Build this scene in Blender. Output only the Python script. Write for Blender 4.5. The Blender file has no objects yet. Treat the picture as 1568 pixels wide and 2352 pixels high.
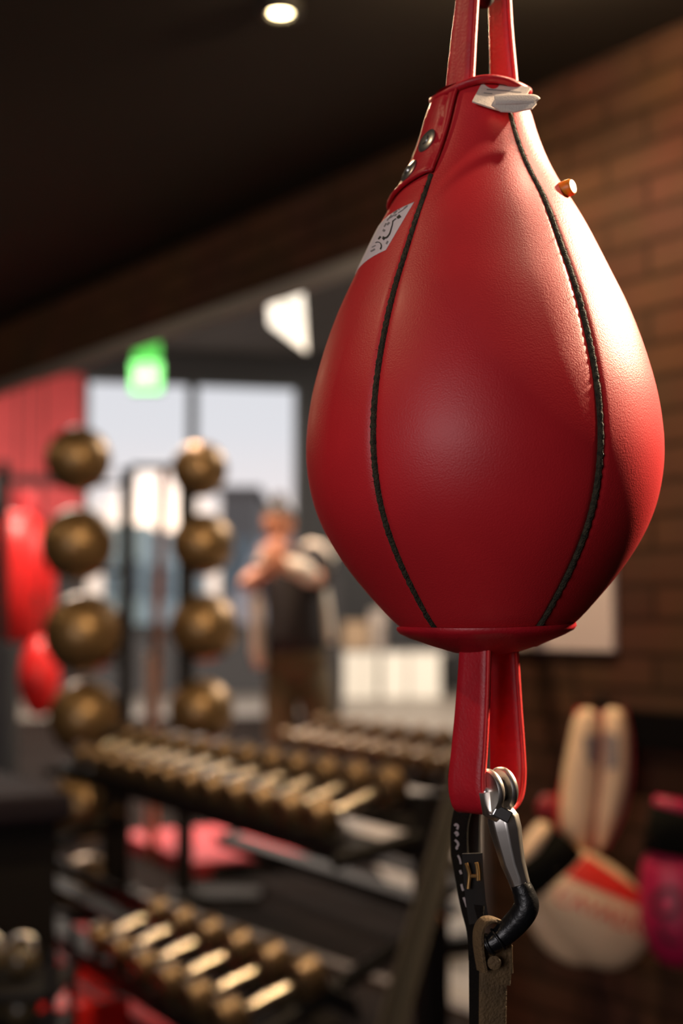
import bpy, bmesh, math, random
from mathutils import Vector, Matrix, Quaternion
random.seed(7)
SC = bpy.context.scene
COL = SC.collection
V = Vector
PI = math.pi
def R(a): return math.radians(a)

# ------------------------------------------------------------------ camera
F = 3267.0; CAMZ = 1.15; PITCH = math.atan(244 / F)
cam = bpy.data.cameras.new('camera'); co = bpy.data.objects.new('camera', cam); COL.objects.link(co)
cam.sensor_fit = 'VERTICAL'; cam.sensor_height = 36; cam.lens = 50.0
co.location = (0, 0, CAMZ); co.rotation_euler = (PI / 2 + PITCH, 0, 0)
cam.clip_start = 0.02; cam.clip_end = 500
cam.dof.use_dof = True; cam.dof.focus_distance = 0.885; cam.dof.aperture_fstop = 3.7
SC.camera = co
SC.view_settings.view_transform = 'Standard'; SC.view_settings.look = 'None'
SC.view_settings.gamma = 1; SC.view_settings.use_curve_mapping = False
SC.view_settings.exposure = 0.0

# ------------------------------------------------------------------ sky at dusk
W = bpy.data.worlds.new('sky'); SC.world = W; W.use_nodes = True
nt = W.node_tree; nt.nodes.clear()
out = nt.nodes.new('ShaderNodeOutputWorld'); bg = nt.nodes.new('ShaderNodeBackground')
tc = nt.nodes.new('ShaderNodeTexCoord'); sep = nt.nodes.new('ShaderNodeSeparateXYZ')
ramp = nt.nodes.new('ShaderNodeValToRGB')
nt.links.new(tc.outputs['Generated'], sep.inputs[0]); nt.links.new(sep.outputs['Z'], ramp.inputs[0])
e = ramp.color_ramp.elements
e[0].position = 0.0; e[0].color = (1.25, .95, .75, 1)
e[1].position = 0.35; e[1].color = (.66, .70, .76, 1)
for p, c in ((.065, (1.2, .98, .84, 1)), (.088, (.86, .80, .81, 1)), (.13, (.76, .76, .80, 1))):
    k = ramp.color_ramp.elements.new(p); k.color = c
# the glow where the sun went down
dot = nt.nodes.new('ShaderNodeVectorMath'); dot.operation = 'DOT_PRODUCT'
nrm = nt.nodes.new('ShaderNodeVectorMath'); nrm.operation = 'NORMALIZE'
nt.links.new(tc.outputs['Generated'], nrm.inputs[0]); nt.links.new(nrm.outputs[0], dot.inputs[0])
dot.inputs[1].default_value = V((-.128, .988, .072)).normalized()
mr = nt.nodes.new('ShaderNodeMapRange'); mr.inputs[1].default_value = .9992; mr.inputs[2].default_value = 1.0
mr.inputs[3].default_value = 0; mr.inputs[4].default_value = 1; mr.interpolation_type = 'SMOOTHSTEP'
nt.links.new(dot.outputs['Value'], mr.inputs[0])
mx = nt.nodes.new('ShaderNodeMixRGB'); mx.blend_type = 'ADD'; mx.inputs[0].default_value = 1
gl = nt.nodes.new('ShaderNodeMixRGB'); gl.blend_type = 'MULTIPLY'; gl.inputs[0].default_value = 1
gl.inputs[2].default_value = (1.6, 1.15, .8, 1); nt.links.new(mr.outputs[0], gl.inputs[1])
nt.links.new(ramp.outputs[0], mx.inputs[1]); nt.links.new(gl.outputs[0], mx.inputs[2])
nt.links.new(mx.outputs[0], bg.inputs[0]); nt.links.new(bg.outputs[0], out.inputs[0])
bg.inputs[1].default_value = 1.0

# ------------------------------------------------------------------ lights
WARM = (1.0, .72, .42)
def light(name, kind, loc, power, color, target=None, size=.1, size_y=None, spot=None, blend=.4):
    l = bpy.data.lights.new(name, kind); l.energy = power; l.color = color
    o = bpy.data.objects.new(name, l); COL.objects.link(o); o.location = loc
    if kind == 'AREA':
        l.size = size
        if size_y: l.shape = 'RECTANGLE'; l.size_y = size_y
    else: l.shadow_soft_size = size
    if kind == 'SPOT': l.spot_size = R(spot); l.spot_blend = blend
    if target is not None:
        o.rotation_euler = (V(target) - V(loc)).to_track_quat('-Z', 'Y').to_euler()
    return o
KEY = V((1.22, 1.50, 2.13)); SECOND = V((.67, 1.07, 2.42)); HALLFILL = V((-.85, 6.45, 5.0))
light('key_spot', 'SPOT', KEY, 430, (1.0, .76, .50), target=(.10, .95, 1.28), size=.05, spot=36, blend=.2)
light('second_spot', 'SPOT', SECOND, 50, (1.0, .76, .52), target=(.10, .95, 1.28), size=.03, spot=44, blend=.25)
light('day_window_behind', 'AREA', (-2.6, -3.6, 1.9), 100, (1.0, .93, .95), target=(.1, .95, 1.2), size=2.6, size_y=1.8)
light('hall_fill_a', 'AREA', (3.5, 9.0, 5.2), 420, (1, .86, .72), target=(3.5, 9.0, 0), size=2.5)  # added area light above the view, fills the hall floor
light('hall_fill_b', 'AREA', (-3.6, 14.0, 5.2), 800, (1, .86, .74), target=(-3.6, 14.5, 0), size=2.0)  # added fill over the left of the hall and the red banner
light('hall_fill_spot', 'SPOT', HALLFILL, 850, (1, .68, .44), target=(-.33, 7.7, 1.25), size=.08, spot=32, blend=.4)  # added spot that brightens the person
light('hall_fill_e', 'AREA', (-1.6, 7.7, 5.2), 330, (1, .8, .68), target=(-2.06, 9.0, 1.1), size=.5)  # added unseen light that brightens the red punching bag
light('hall_fill_d', 'AREA', (-.9, 6.75, 5.28), 60, (1, .70, .45), target=(-.9, 6.75, 0), size=.6)  # added warm fill for the person's face
light('hall_fill_c', 'AREA', (3.0, 17.5, 5.2), 480, (1, .86, .72), target=(3.0, 18, 0), size=2.5)  # added unseen fill for the far right of the hall
DOWNLIGHTS = [(-.149, 3.38, 95), (-2.0, 4.7, 9), (-1.3, .9, 22), (-3.2, 6.4, 12), (.42, 2.95, 36)]

# ------------------------------------------------------------------ helpers
def P(x, y, Y):
    """photo pixel at horizontal distance Y in front of the camera -> world point"""
    u = (x - 784) / F; v = (1176 - y) / F
    c, s = math.cos(PITCH), math.sin(PITCH)
    dy = c - v * s; dz = s + v * c
    return V((u * Y / dy, Y, CAMZ + dz * Y / dy))
def ray(x, y):
    u = (x - 784) / F; v = (1176 - y) / F
    c, s = math.cos(PITCH), math.sin(PITCH)
    return V((u, c - v * s, s + v * c)).normalized()

MATS = {}
def mat(name, color=(.5, .5, .5), rough=.5, metal=0., spec=.5, bump=0., bscale=200., var=0., vscale=5., emit=None, estr=0, coat=0., sheen=0., trans=0., craze=None, ani=None):
    if name in MATS: return MATS[name]
    m = bpy.data.materials.new(name); MATS[name] = m; m.use_nodes = True
    n = m.node_tree; b = n.nodes['Principled BSDF']
    b.inputs['Base Color'].default_value = (*color, 1); b.inputs['Roughness'].default_value = rough
    b.inputs['Metallic'].default_value = metal; b.inputs['Specular IOR Level'].default_value = spec
    b.inputs['Coat Weight'].default_value = coat; b.inputs['Coat Roughness'].default_value = .25
    b.inputs['Sheen Weight'].default_value = sheen
    b.inputs['Transmission Weight'].default_value = trans
    t = n.nodes.new('ShaderNodeTexCoord')
    if emit: b.inputs['Emission Color'].default_value = (*emit, 1); b.inputs['Emission Strength'].default_value = estr
    if bump:
        nz = n.nodes.new('ShaderNodeTexNoise'); nz.inputs['Scale'].default_value = bscale; nz.inputs['Detail'].default_value = 4
        bp = n.nodes.new('ShaderNodeBump'); bp.inputs['Strength'].default_value = bump; bp.inputs['Distance'].default_value = .002
        n.links.new(t.outputs['Object'], nz.inputs[0]); n.links.new(nz.outputs[0], bp.inputs['Height']); n.links.new(bp.outputs[0], b.inputs['Normal'])
    if var:
        nz = n.nodes.new('ShaderNodeTexNoise'); nz.inputs['Scale'].default_value = vscale; nz.inputs['Detail'].default_value = 5
        rp = n.nodes.new('ShaderNodeValToRGB')
        rp.color_ramp.elements[0].position = .3; rp.color_ramp.elements[1].position = .7
        rp.color_ramp.elements[0].color = tuple(c * (1 - var) for c in color) + (1,)
        rp.color_ramp.elements[1].color = tuple(min(1, c * (1 + var)) for c in color) + (1,)
        n.links.new(t.outputs['Object'], nz.inputs[0]); n.links.new(nz.outputs[0], rp.inputs[0]); n.links.new(rp.outputs[0], b.inputs['Base Color'])
    return m

def finish(name, bm, m, parent=None, smooth=True, bevel=0, sub=0, ang=40):
    me = bpy.data.meshes.new(name)
    bmesh.ops.recalc_face_normals(bm, faces=bm.faces)
    bm.to_mesh(me); bm.free()
    me.materials.append(m)
    o = bpy.data.objects.new(name, me); COL.objects.link(o)
    if smooth:
        for p in me.polygons: p.use_smooth = True
        if ang < 180:
            me.set_sharp_from_angle(angle=R(ang))
    if bevel:
        b = o.modifiers.new('bevel', 'BEVEL'); b.width = bevel; b.segments = 2; b.limit_method = 'ANGLE'
    if sub:
        s = o.modifiers.new('sub', 'SUBSURF'); s.levels = sub; s.render_levels = sub
    if parent is not None: attach(o, parent)
    return o
def attach(o, parent):
    o.parent = parent
    o.matrix_parent_inverse = wm(parent).inverted()
def wm(o):
    m = Matrix.LocRotScale(o.location, o.rotation_euler, o.scale)
    if o.parent is not None: return wm(o.parent) @ o.matrix_parent_inverse @ m
    return m
def tag(o, label, cat, group=None, kind=None):
    o['label'] = label; o['category'] = cat
    if group: o['group'] = group
    if kind: o['kind'] = kind
    return o
def thing(name, label, cat, loc=(0, 0, 0), rz=0, group=None):
    o = bpy.data.objects.new(name, None); COL.objects.link(o); o.empty_display_size = .05
    o.location = loc; o.rotation_euler = (0, 0, rz)
    return tag(o, label, cat, group)
def struct(o, label=None, cat=None):
    o['kind'] = 'structure'
    return o
def copy_tree(o, parent=None):
    c = o.copy(); COL.objects.link(c)
    if parent is not None: c.parent = parent; c.matrix_parent_inverse = o.matrix_parent_inverse.copy()
    for ch in list(o.children): copy_tree(ch, c)
    return c

def add_box(bm, c, h, M=None):
    """box centre c, half sizes h, optional 3x3/4x4 rotation"""
    r = bmesh.ops.create_cube(bm, size=2)
    for v in r['verts']:
        p = V((v.co.x * h[0], v.co.y * h[1], v.co.z * h[2]))
        if M is not None: p = M @ p
        v.co = p + V(c)
def box(name, c, h, m, parent=None, M=None, bevel=0):
    bm = bmesh.new(); add_box(bm, c, h, M)
    return finish(name, bm, m, parent, smooth=False, bevel=bevel)
def frames(pts, up):
    out = []
    n = len(pts)
    for i in range(n):
        t = (pts[min(i + 1, n - 1)] - pts[max(i - 1, 0)]).normalized()
        s = up - t * up.dot(t)
        if s.length < 1e-6: s = t.orthogonal()
        s.normalize(); out.append((t, s, t.cross(s)))
    return out
def add_loft(bm, pts, ra, rb, up=V((0, 0, 1)), n=16, cap=True, power=2.0, closed=False):
    """tube through pts; ra = half size along 'up' side, rb = half size across; superellipse power"""
    pts = [V(p) for p in pts]
    if not hasattr(ra, '__len__'): ra = [ra] * len(pts)
    if not hasattr(rb, '__len__'): rb = [rb] * len(pts)
    fr = frames(pts, V(up))
    if closed:
        fr = []
        N = len(pts)
        for i in range(N):
            t = (pts[(i + 1) % N] - pts[i - 1]).normalized(); s = V(up) - t * V(up).dot(t); s.normalize(); fr.append((t, s, t.cross(s)))
    rings = []
    for p, a, b, (t, s, q) in zip(pts, ra, rb, fr):
        ring = []
        for k in range(n):
            th = 2 * PI * (k + .5) / n; cx, sx = math.cos(th), math.sin(th)
            if power != 2:
                cx = math.copysign(abs(cx) ** (2 / power), cx); sx = math.copysign(abs(sx) ** (2 / power), sx)
            ring.append(bm.verts.new(p + s * (a * cx) + q * (b * sx)))
        rings.append(ring)
    L = len(rings)
    for i in range(L if closed else L - 1):
        r0, r1 = rings[i], rings[(i + 1) % L]
        for k in range(n): bm.faces.new((r0[k], r0[(k + 1) % n], r1[(k + 1) % n], r1[k]))
    if cap and not closed:
        for rr in (rings[0], rings[-1]):
            bm.faces.new(rr)
def loft(name, pts, ra, rb, m, parent=None, up=(0, 0, 1), n=16, power=2.0, sub=0, ang=180, closed=False):
    bm = bmesh.new(); add_loft(bm, pts, ra, rb, V(up), n, True, power, closed)
    return finish(name, bm, m, parent, sub=sub, ang=ang)
def tube(name, pts, r, m, parent=None, n=12, up=(0.13, .2, .97), closed=False):
    return loft(name, pts, r, r, m, parent, up, n, ang=50, closed=closed)
def add_lathe(bm, prof, c, n=48, axis=V((0, 0, 1))):
    """prof = [(radius, height)]"""
    q = V((0, 0, 1)).rotation_difference(axis); rings = []
    for r, h in prof:
        if r < 1e-6: rings.append([bm.verts.new(V(c) + q @ V((0, 0, h)))])
        else: rings.append([bm.verts.new(V(c) + q @ V((r * math.cos(2 * PI * k / n), r * math.sin(2 * PI * k / n), h))) for k in range(n)])
    for a, b in zip(rings[:-1], rings[1:]):
        for k in range(n):
            if len(a) == 1 and len(b) == 1: continue
            if len(a) == 1: bm.faces.new((a[0], b[(k + 1) % n], b[k]))
            elif len(b) == 1: bm.faces.new((a[k], a[(k + 1) % n], b[0]))
            else: bm.faces.new((a[k], a[(k + 1) % n], b[(k + 1) % n], b[k]))
    return rings
def lathe(name, prof, c, m, parent=None, n=48, axis=(0, 0, 1), ang=40):
    bm = bmesh.new(); add_lathe(bm, prof, c, n, V(axis).normalized())
    return finish(name, bm, m, parent, ang=ang)
def poly_slab(name, pts, z0, z1, m, parent=None):
    bm = bmesh.new()
    lo = [bm.verts.new((p[0], p[1], z0)) for p in pts]; hi = [bm.verts.new((p[0], p[1], z1)) for p in pts]
    bm.faces.new(lo); bm.faces.new(hi)
    for k in range(len(pts)): bm.faces.new((lo[k], lo[(k + 1) % len(pts)], hi[(k + 1) % len(pts)], hi[k]))
    return finish(name, bm, m, parent, smooth=False)
def smooth_path(pts, n=6):
    pts = [V(p) for p in pts]; out = []
    for i in range(len(pts) - 1):
        p0 = pts[max(i - 1, 0)]; p1 = pts[i]; p2 = pts[i + 1]; p3 = pts[min(i + 2, len(pts) - 1)]
        for k in range(n):
            t = k / n
            out.append(.5 * ((2 * p1) + (-p0 + p2) * t + (2 * p0 - 5 * p1 + 4 * p2 - p3) * t * t + (-p0 + 3 * p1 - 3 * p2 + p3) * t ** 3))
    out.append(pts[-1]); return out
def lerp_table(tab, x):
    if x <= tab[0][0]: return tab[0][1]
    for (a, b), (c, d) in zip(tab[:-1], tab[1:]):
        if x <= c: return b + (d - b) * (x - a) / (c - a)
    return tab[-1][1]
def text_mesh(s, size, ext=.0005):
    cu = bpy.data.curves.new('t', 'FONT'); cu.body = s; cu.size = size; cu.extrude = ext; cu.align_x = 'CENTER'; cu.align_y = 'CENTER'
    o = bpy.data.objects.new('t', cu); COL.objects.link(o)
    bpy.context.view_layer.update()
    me = bpy.data.meshes.new_from_object(o.evaluated_get(bpy.context.evaluated_depsgraph_get()))
    bpy.data.objects.remove(o); bpy.data.curves.remove(cu)
    return me

# ------------------------------------------------------------------ materials
def brick_material():
    m = bpy.data.materials.new('brick'); m.use_nodes = True; n = m.node_tree; b = n.nodes['Principled BSDF']
    t = n.nodes.new('ShaderNodeTexCoord'); s = n.nodes.new('ShaderNodeSeparateXYZ'); c = n.nodes.new('ShaderNodeCombineXYZ')
    n.links.new(t.outputs['Object'], s.inputs[0]); n.links.new(s.outputs['X'], c.inputs['X']); n.links.new(s.outputs['Z'], c.inputs['Y'])
    br = n.nodes.new('ShaderNodeTexBrick'); n.links.new(c.outputs[0], br.inputs['Vector'])
    br.inputs['Scale'].default_value = 1; br.inputs['Brick Width'].default_value = .286; br.inputs['Row Height'].default_value = .088
    br.inputs['Mortar Size'].default_value = .009; br.inputs['Mortar Smooth'].default_value = .3; br.inputs['Bias'].default_value = 0
    br.inputs['Color1'].default_value = (.096, .040, .022, 1); br.inputs['Color2'].default_value = (.070, .030, .018, 1)
    br.inputs['Mortar'].default_value = (.040, .018, .010, 1)
    nz = n.nodes.new('ShaderNodeTexNoise'); nz.inputs['Scale'].default_value = 3; n.links.new(t.outputs['Object'], nz.inputs[0])
    mx = n.nodes.new('ShaderNodeMixRGB'); mx.blend_type = 'MULTIPLY'; mx.inputs[0].default_value = .5
    n.links.new(br.outputs['Color'], mx.inputs[1]); n.links.new(nz.outputs['Color'], mx.inputs[2]); n.links.new(mx.outputs[0], b.inputs['Base Color'])
    bp = n.nodes.new('ShaderNodeBump'); bp.inputs['Strength'].default_value = .8; bp.inputs['Distance'].default_value = .01; bp.invert = True
    n.links.new(br.outputs['Fac'], bp.inputs['Height']); n.links.new(bp.outputs[0], b.inputs['Normal'])
    b.inputs['Roughness'].default_value = .85; b.inputs['Specular IOR Level'].default_value = .15
    return m
BRICK = brick_material()
DARKCEIL = mat('dark_ceiling_paint', (.015, .011, .008), .7, var=.4, vscale=.8)
HALLCEIL = mat('hall_ceiling_paint', (.085, .085, .09), .8, var=.2, vscale=.5)
DIMFLOOR = mat('dim_black_floor', (.011, .007, .0055), .9, spec=.06, var=.4, vscale=2)  # low light on the floor put into a near-black colour
CONC = mat('pale_concrete', (.25, .215, .18), .45, var=.15, vscale=1.2)
CHAR = mat('charcoal_paint', (.022, .022, .024), .6)
ALU = mat('brushed_aluminium', (.20, .19, .20), .45, metal=.3)
RED = mat('red_leather', (.56, .018, .025), .44, spec=.4, bump=.16, bscale=900, var=.12, vscale=9, coat=.05)
REDSTRAP = mat('red_strap_leather', (.46, .010, .02), .42, spec=.4, bump=.15, bscale=500, var=.14, vscale=40)
REDLIT = mat('red_lit_edge', (.68, .03, .03), .5, bump=.2, bscale=700)  # lit side of the straps painted as a brighter red
PIPING = mat('black_rough_cord', (.035, .028, .014), .8, bump=1.0, bscale=700, var=.6, vscale=300)
CHROME = mat('chrome', (.95, .90, .84), .34, metal=1)
STEEL = mat('dull_steel', (.45, .44, .43), .3, metal=1)
TAGM = mat('cream_label_cloth', (.72, .62, .54), .8, bump=.3, bscale=900)
INK = mat('black_ink', (.012, .014, .014), .6)
GREYINK = mat('grey_ink', (.22, .20, .21), .7)
BLACKTAPE = mat('black_tape', (.006, .006, .007), .35, bump=.5, bscale=120)
WEBB = mat('black_webbing', (.007, .0055, .0045), .9, spec=.1, bump=.6, bscale=600)
TANWEB = mat('tan_webbing', (.12, .072, .030), .8, bump=.8, bscale=500, var=.25, vscale=60)
BLKSTEEL = mat('black_painted_steel', (.010, .008, .007), .55, spec=.25)
BALL = mat('bronze_rubber_ball', (.33, .20, .085), .42, metal=.75, bump=.1, bscale=150, coat=.3)
DBHEAD = mat('dumbbell_rubber', (.17, .105, .05), .42, metal=.7, coat=.3)
DBBAR = mat('dumbbell_chrome', (.95, .82, .66), .30, metal=1)
HRED = mat('bright_red_vinyl', (.85, .02, .02), .4, var=.08, vscale=3)
BRED = mat('red_banner_cloth', (.85, .10, .11), .7, var=.1, vscale=1)
WHITEL = mat('white_leather', (.88, .60, .38), .5, bump=.2, bscale=60, var=.1, vscale=12)
GREYL = mat('grey_leather', (.30, .23, .21), .55)
DARKRED = mat('dark_red_leather', (.28, .01, .015), .5)
GRED = mat('glove_red_patch', (.72, .03, .02), .45)
PINK = mat('magenta_leather', (.46, .010, .065), .45, bump=.2, bscale=60)
ORANGE = mat('orange_plastic', (.72, .24, .012), .4)
GLASS = mat('window_glass', (1, 1, 1), .0, trans=1); GLASS.node_tree.nodes['Principled BSDF'].inputs['IOR'].default_value = 1.02

# ------------------------------------------------------------------ room shell
P0 = V((.789, 3.6, 0)); D = V((-.5724, .82, 0)).normalized(); N = V((-D.y, D.x, 0)); 
if N.dot(-P0) < 0: N = -N                                   # towards the camera side
NEARH = 2.61; HALLH = 5.3
def wl(s, z=0, off=0): return P0 + D * s + N * off + V((0, 0, z))
def in_wall_frame(name, boxes, m, parent=None, bevel=0):
    """boxes = (s0,s1,off0,off1,z0,z1) built in the wall's own axes"""
    bm = bmesh.new()
    for s0, s1, o0, o1, z0, z1 in boxes:
        add_box(bm, ((s0 + s1) / 2, (o0 + o1) / 2, (z0 + z1) / 2), (abs(s1 - s0) / 2, abs(o1 - o0) / 2, abs(z1 - z0) / 2))
    o = finish(name, bm, m, None, smooth=False, bevel=bevel)
    o.matrix_world = Matrix((( D.x, N.x, 0, P0.x), (D.y, N.y, 0, P0.y), (0, 0, 1, 0), (0, 0, 0, 1)))
    if parent is not None:
        w = o.matrix_world.copy(); o.parent = parent; o.matrix_parent_inverse = Matrix(); o.matrix_basis = wm(parent).inverted() @ w
    return o
OPL, OPR, OPT, OPB = 8.6, .70, CAMZ + (1420 - 493) / F * 2.90 + .012, .06
zt = CAMZ + 934 / F * 2.90
A1 = wl(-7); A2 = wl(9)
B2 = A2 + N * 8; B1 = A1 + N * 8
ztop = None
# opening top from the photo: the trim passes pixel (440, 735)
def wall_at_px(x):
    u = (x - 784) / F / math.cos(PITCH)
    s = (P0.x - u * P0.y) / (u * D.y - D.x)
    return s, P0.y + D.y * s
s440, Y440 = wall_at_px(440)
OPT = P(440, 723, Y440).z
sright, _ = wall_at_px(1108)
OPR = sright; OPB = .004
_, Y700 = wall_at_px(700)
NEARH = P(1300, 175, wall_at_px(1300)[1]).z
struct(in_wall_frame('wall_brick', [(-7, OPR, -.03, 0, 0, HALLH), (OPR, OPL, -.03, 0, OPT, HALLH), (OPL, 9, -.03, 0, 0, HALLH), (OPR, OPL, -.03, 0, 0, OPB)], BRICK))
TR = .05
struct(in_wall_frame('trim_1', [(OPR - .02, OPL, -.034, .014, OPT - TR, OPT)], ALU))
struct(in_wall_frame('trim_2', [(OPR - .02, OPR + .02, -.034, .014, OPB, OPT - TR)], ALU))
struct(in_wall_frame('trim_3', [(OPR - .02, OPL, -.034, .014, 0, .022)], mat('dark_sill', (.10, .075, .06), .6)))
struct(poly_slab('ceiling', [A1, A2, B2, B1], NEARH, NEARH + .1, DARKCEIL))
struct(poly_slab('floor', [A1, A2, B2, B1], -.1, 0, DIMFLOOR))
for nm, a, b in (('wall_front', A1, B1), ('wall_behind', B1, B2), ('wall_left', A2, B2)):
    dd = (b - a).normalized(); nn = V((-dd.y, dd.x, 0)) * .05
    struct(poly_slab(nm, [a - nn, b - nn, b + nn, a + nn], 0, NEARH, mat('dark_brown_paint', (.05, .03, .022), .6)))
# the mirror's reflection, built as a hall beyond an opening
W0 = V((-3.93, 21.6, 0)); U = V((.972, .236, 0)).normalized(); UN = V((U.y, -U.x, 0))   # UN points into the hall
H1 = W0 + U * -10; H2 = W0 + U * 15
struct(poly_slab('floor_hall', [wl(-7, 0, -.03), H2, H1, wl(9, 0, -.03)], -.1, .0, CONC))
_e = wl(0) ; _s0 = (-.05 - P0.x) / D.x
struct(poly_slab('floor_dim', [wl((.27 - P0.x) / D.x, 0, -.04), V((.27, 5.6, 0)), V((-.08, 9, 0)), V((-.05, 17, 0)), V((-9.5, 15, 0)), wl(8.9, 0, -.04)], 0, .008, DIMFLOOR))  # dark slab laid over the dim part of the hall floor
struct(poly_slab('ceiling_hall', [wl(-7, 0, -.03), H2, H1, wl(9, 0, -.03)], HALLH, HALLH + .1, HALLCEIL))
for nm, a, b in (('wall_hall_left', A2, H1), ('wall_hall_right', A1, H2)):
    dd = (b - a).normalized(); nn = V((-dd.y, dd.x, 0)) * .05
    struct(poly_slab(nm, [a - nn, b - nn, b + nn, a + nn], 0, HALLH, CHAR))
def wwbox(name, boxes, m, parent=None, bevel=0):
    bm = bmesh.new()
    for s0, s1, o0, o1, z0, z1 in boxes:
        add_box(bm, ((s0 + s1) / 2, (o0 + o1) / 2, (z0 + z1) / 2), (abs(s1 - s0) / 2, abs(o1 - o0) / 2, abs(z1 - z0) / 2))
    o = finish(name, bm, m, None, smooth=False, bevel=bevel)
    w = Matrix(((U.x, UN.x, 0, W0.x), (U.y, UN.y, 0, W0.y), (0, 0, 1, 0), (0, 0, 0, 1)))
    if parent is not None: o.parent = parent; o.matrix_basis = wm(parent).inverted() @ w
    else: o.matrix_world = w
    return o
WT, WB = 4.85, 1.0
struct(wwbox('wall_windows', [(-10, 0, -.3, 0, 0, HALLH), (3.38, 15, -.3, 0, 0, HALLH), (0, 3.38, -.3, 0, 0, WB), (0, 3.38, -.3, 0, WT, HALLH)], CHAR))
FRAME = mat('dark_window_frame', (.03, .033, .035), .4)
for i, (a, b) in enumerate(((0.0, 1.67), (1.67, 3.38))):
    w = wwbox('window_%d' % (i + 1), [(a, a + .075, -.2, -.05, WB, WT), (b - .075, b, -.2, -.05, WB, WT), (a + .05, b - .05, -.2, -.05, WB, WB + .06), (a + .05, b - .05, -.2, -.05, WT - .06, WT)], FRAME)
    w['kind'] = 'structure'
    wwbox('window_pane', [(a + .05, b - .05, -.13, -.122, WB + .06, WT - .06)], GLASS, w)

# ceiling downlights in the near room
for i, (x, y, pw) in enumerate(DOWNLIGHTS):
    vis = i == 0
    t = thing('ceiling_downlight', ['small round warm downlight glowing in the dark ceiling', 'warm downlight on the ceiling beyond the left edge of the view', 'warm downlight on the ceiling behind the camera', 'warm downlight on the ceiling near the far left wall', 'warm downlight on the ceiling above the gloves'][i], 'ceiling light', (x, y, NEARH), 0)
    lathe('housing', [(.030, -.0), (.052, -.0), (.052, -.03), (.034, -.034), (.030, -.03), (.030, 0)], (x, y, NEARH), mat('lamp_housing', (.03, .028, .025), .4), t, 24)
    lathe('bulb', [(0, -.022), (.026, -.024), (.028, -.012), (0, -.012)], (x, y, NEARH), mat('lamp_glow', (1, .8, .5), .5, emit=(1, .78, .42), estr=26), t, 20)
    if i == 0: light('downlight_lamp', 'SPOT', (x, y, NEARH - .045), pw, WARM, target=(x, y, 0), size=.03, spot=165, blend=.3)
    else: light('downlight_lamp', 'POINT', (x, y, NEARH - .09), pw, WARM, size=.03)
# spot fixtures; the hall one is added to brighten the person
for src, lab in ((KEY, 'black track spotlight aimed at the red bag from upper right'), (SECOND, 'black track spotlight almost directly above the red bag'), (HALLFILL, 'added black spotlight on the hall ceiling to brighten the person')):
    t = thing('track_spotlight', lab, 'spotlight', src, 0)
    kd = ((V((-.33, 7.7, 1.45)) if src.z > 3 else V((.10, .95, 1.28))) - src).normalized()
    lathe('spot_can', [(0, -.12), (.04, -.12), (.06, -.10), (.06, -.004), (.054, -.004), (.054, -.05), (0, -.06)], src + kd * -.02, BLKSTEEL, t, 24, axis=kd)
    tube('spot_stem', [src - kd * .10, V((src.x - kd.x * .12, src.y - kd.y * .12, HALLH if src.z > 3 else NEARH))], .009, BLKSTEEL, t)

# ------------------------------------------------------------------ outside
GRND = mat('asphalt', (.16, .16, .18), .8, var=.2, vscale=.3)
o = struct(poly_slab('ground_outside', [(-60, 22 + .3), (60, 40), (120, 260), (-120, 260)], -.25, -.15, GRND)); 
o.name = 'ground'
o.location.z = 0
def outbox(name, x0, x1, y0, y1, Y, dep, m, label, cat, group=None, roof=None):
    a = P(x0, y1, Y); b = P(x1, y0, Y)
    zb = -.15
    t = thing(name, label, cat, ((a.x + b.x) / 2, Y + dep / 2, zb), 0, group)
    box('wall', ((a.x + b.x) / 2, Y + dep / 2, (zb + b.z) / 2), (abs(b.x - a.x) / 2, dep / 2, (b.z - zb) / 2), m, t)
    box('roof', ((a.x + b.x) / 2, Y + dep / 2, b.z + .08), (abs(b.x - a.x) / 2 + .15, dep / 2 + .15, .08), roof or m, t)
    bm = bmesh.new(); 
    for k in range(3):
        xx = a.x + (b.x - a.x) * (k + .5) / 3
        add_box(bm, (xx, Y - .02, b.z * .55), (abs(b.x - a.x) / 9, .03, b.z * .16))
    finish('windows', bm, mat('far_window', (.2, .26, .3), .2), t, smooth=False)
outbox('far_building', 505, 588, 1128, 1330, 48, 8, mat('grey_render', (.16, .15, .15), .8), 'grey flat-roofed building seen through the right window, left of the person', 'building')
outbox('far_building', 588, 700, 1205, 1330, 62, 8, mat('brown_render', (.24, .16, .13), .8), 'low brown building on the skyline directly behind the person', 'building')
outbox('far_building', 235, 330, 1212, 1330, 70, 8, mat('green_render', (.66, .74, .68), .8), 'low pale green building seen through the left window', 'building')
outbox('far_building', 330, 440, 1228, 1330, 66, 8, mat('teal_render', (.62, .74, .76), .8), 'low pale teal building seen beside the copper pole', 'building')
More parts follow.
